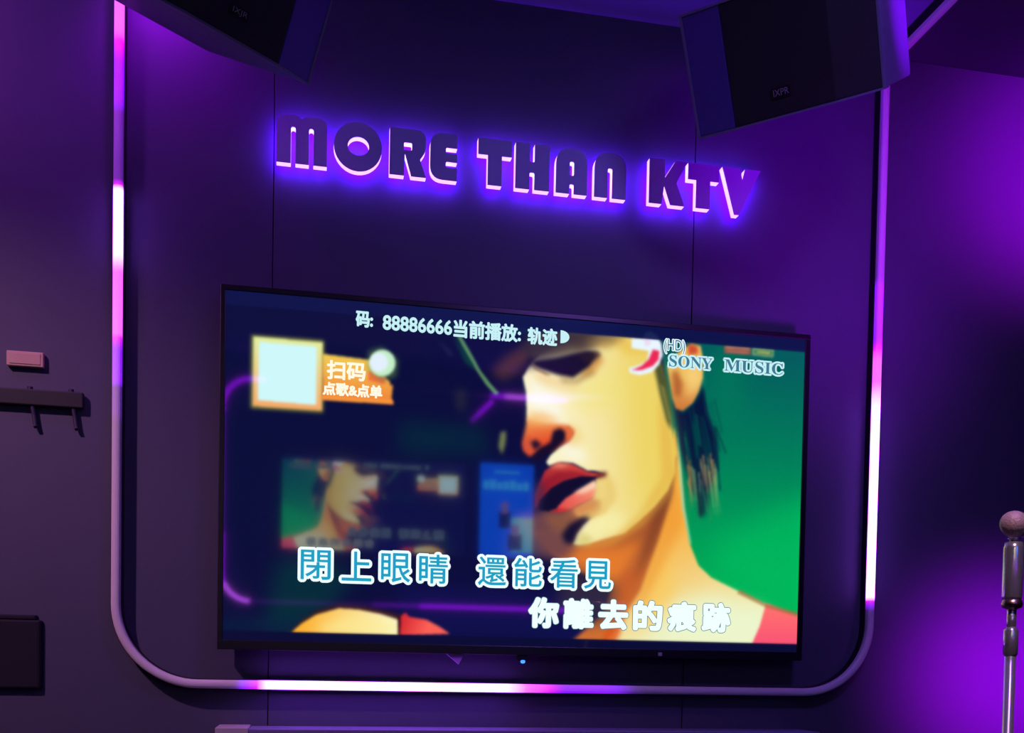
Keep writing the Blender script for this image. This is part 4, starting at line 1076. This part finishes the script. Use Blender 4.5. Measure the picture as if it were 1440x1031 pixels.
rear = copy_tree(tv)
rear['label'] = 'television on the opposite wall, seen mirrored in the big screen'
k = 0.985 / (TVX1 - TVX0)
kz = 0.515 / (TVZ1 - TVZ0)
rear.rotation_euler = (0, 0, math.pi)
rear.scale = (k, 1.0, kz)
rear.location = (0.348 + k * (TVX0 + TVX1) / 2, YR + 0.002, 1.910 - kz * (TVZ0 + TVZ1) / 2)
for ch in rear.children:
    if ch.name.startswith('screen'):
        ch.material_slots[0].link = 'OBJECT'
        ch.material_slots[0].material = MATS['screen_picture_rear']
for o in [tv, rear]:
    o['group'] = 'televisions'

ki = thing('song_display', 'upright blue display on the opposite wall, seen mirrored in the screen', 'display', (1.068, YR, 1.676))
bm = bmesh.new()
add_box(bm, (-0.155, 0.0, -0.010), (0.155, 0.030, 0.520), 0.004)
obj('frame', bm, 'black_plastic', ki)
bm = bmesh.new()
add_box(bm, (-0.148, 0.030, 0.0), (0.148, 0.0315, 0.510))
sc_ = obj('screen', bm, 'kiosk_blue', ki)
bm = bmesh.new()
for i in range(7):
    add_box(bm, (-0.13 + i * 0.037, 0.0315, 0.370), (-0.10 + i * 0.037, 0.0320, 0.415 + 0.008 * math.sin(i * 2.1)))
add_box(bm, (-0.07, 0.0315, 0.460), (0.07, 0.0320, 0.470))
obj('title_blocks', bm, 'kiosk_cyan', sc_)
bm = bmesh.new()
add_box(bm, (0.03, 0.0315, 0.03), (0.148, 0.0319, 0.22))
obj('photo_patch', bm, 'kiosk_pale', sc_)
for (cx, cz, q) in ((0.05, 0.15, 1.0), (-0.01, 0.27, 0.8)):
    bm = bmesh.new()
    add_box(bm, (cx - 0.04 * q, 0.0319, cz - 0.11), (cx + 0.04 * q, 0.0322, cz - 0.02), 0.0)
    fg = obj('figure_patch', bm, 'kiosk_dark', sc_)
    bm = bmesh.new()
    add_box(bm, (cx - 0.022 * q, 0.0320, cz - 0.03), (cx + 0.022 * q, 0.0324, cz + 0.03), 0.0)
    obj('face_patch', bm, 'kiosk_skin', fg)

RV = (2.2, 0.0, 6.5)
RD = (0.6, 0.0, 2.0)
RH = (5.0, 0.8, 9.0)
XA, XB, ZA, ZB, RR = -0.442, 1.62, 1.396, 2.556, 0.15


def ring(cx, cz, a0):
    return [Vector((cx + RR * math.cos(a0 + k * math.pi / 36), YR, cz + RR * math.sin(a0 + k * math.pi / 36))) for k in range(18)]


def run(x0, z0, x1, z1, m=90):
    return [Vector((x0 + (x1 - x0) * k / m, YR, z0 + (z1 - z0) * k / m)) for k in range(m)]


path = run(XA, ZB - RR, XA, ZA + RR) + ring(XA + RR, ZA + RR, math.pi) + run(XA + RR, ZA, XB - RR, ZA) + ring(XB - RR, ZA + RR, 1.5 * math.pi) \
    + run(XB, ZA + RR, XB, ZB - RR) + ring(XB - RR, ZB - RR, 0.0) + run(XB - RR, ZB, XA + RR, ZB) + ring(XA + RR, ZB - RR, 0.5 * math.pi)


def rear_colour(q):
    if q.x < XA + 0.22 and q.z > ZB - RR - 0.02:
        return RV
    if q.x < XA + 0.01:
        return RD if q.z > 1.75 else RV
    if q.z < ZA + RR and q.x < XA + RR:
        return RH if q.z < 1.50 else RV
    if q.z < ZA + 0.01:
        return RV if 0.60 < q.x < 1.45 else (RD if 0.35 < q.x < 0.60 else (0.15, 0.0, 0.5))
    if q.z > ZB - 0.01 and 0.98 < q.x < 1.40:
        return RH if 1.05 < q.x < 1.3 else RV
    return OFF


dd = [0.0]
for a, b in zip(path[:-1], path[1:]):
    dd.append(dd[-1] + (b - a).length)
rs = [(d, rear_colour(q)) for d, q in zip(dd, path)]
led_strip('led_strip', 'LED light strip loop on the opposite wall, mirrored in the screen', path, [(0, 1, 0)] * len(path), rs, 'light strips', 0.024, 0.02)
bar = [Vector((0.864 + 0.116 * k / 12, YR, 2.408 + 0.118 * k / 12)) for k in range(13)]
led_strip('led_bar', 'short slanted violet light bar on the opposite wall, mirrored in the screen', bar, [(0, 1, 0)] * 13, [(0, RD), (0.08, RV), (0.3, RV)], 'light strips', 0.024, 0.02)
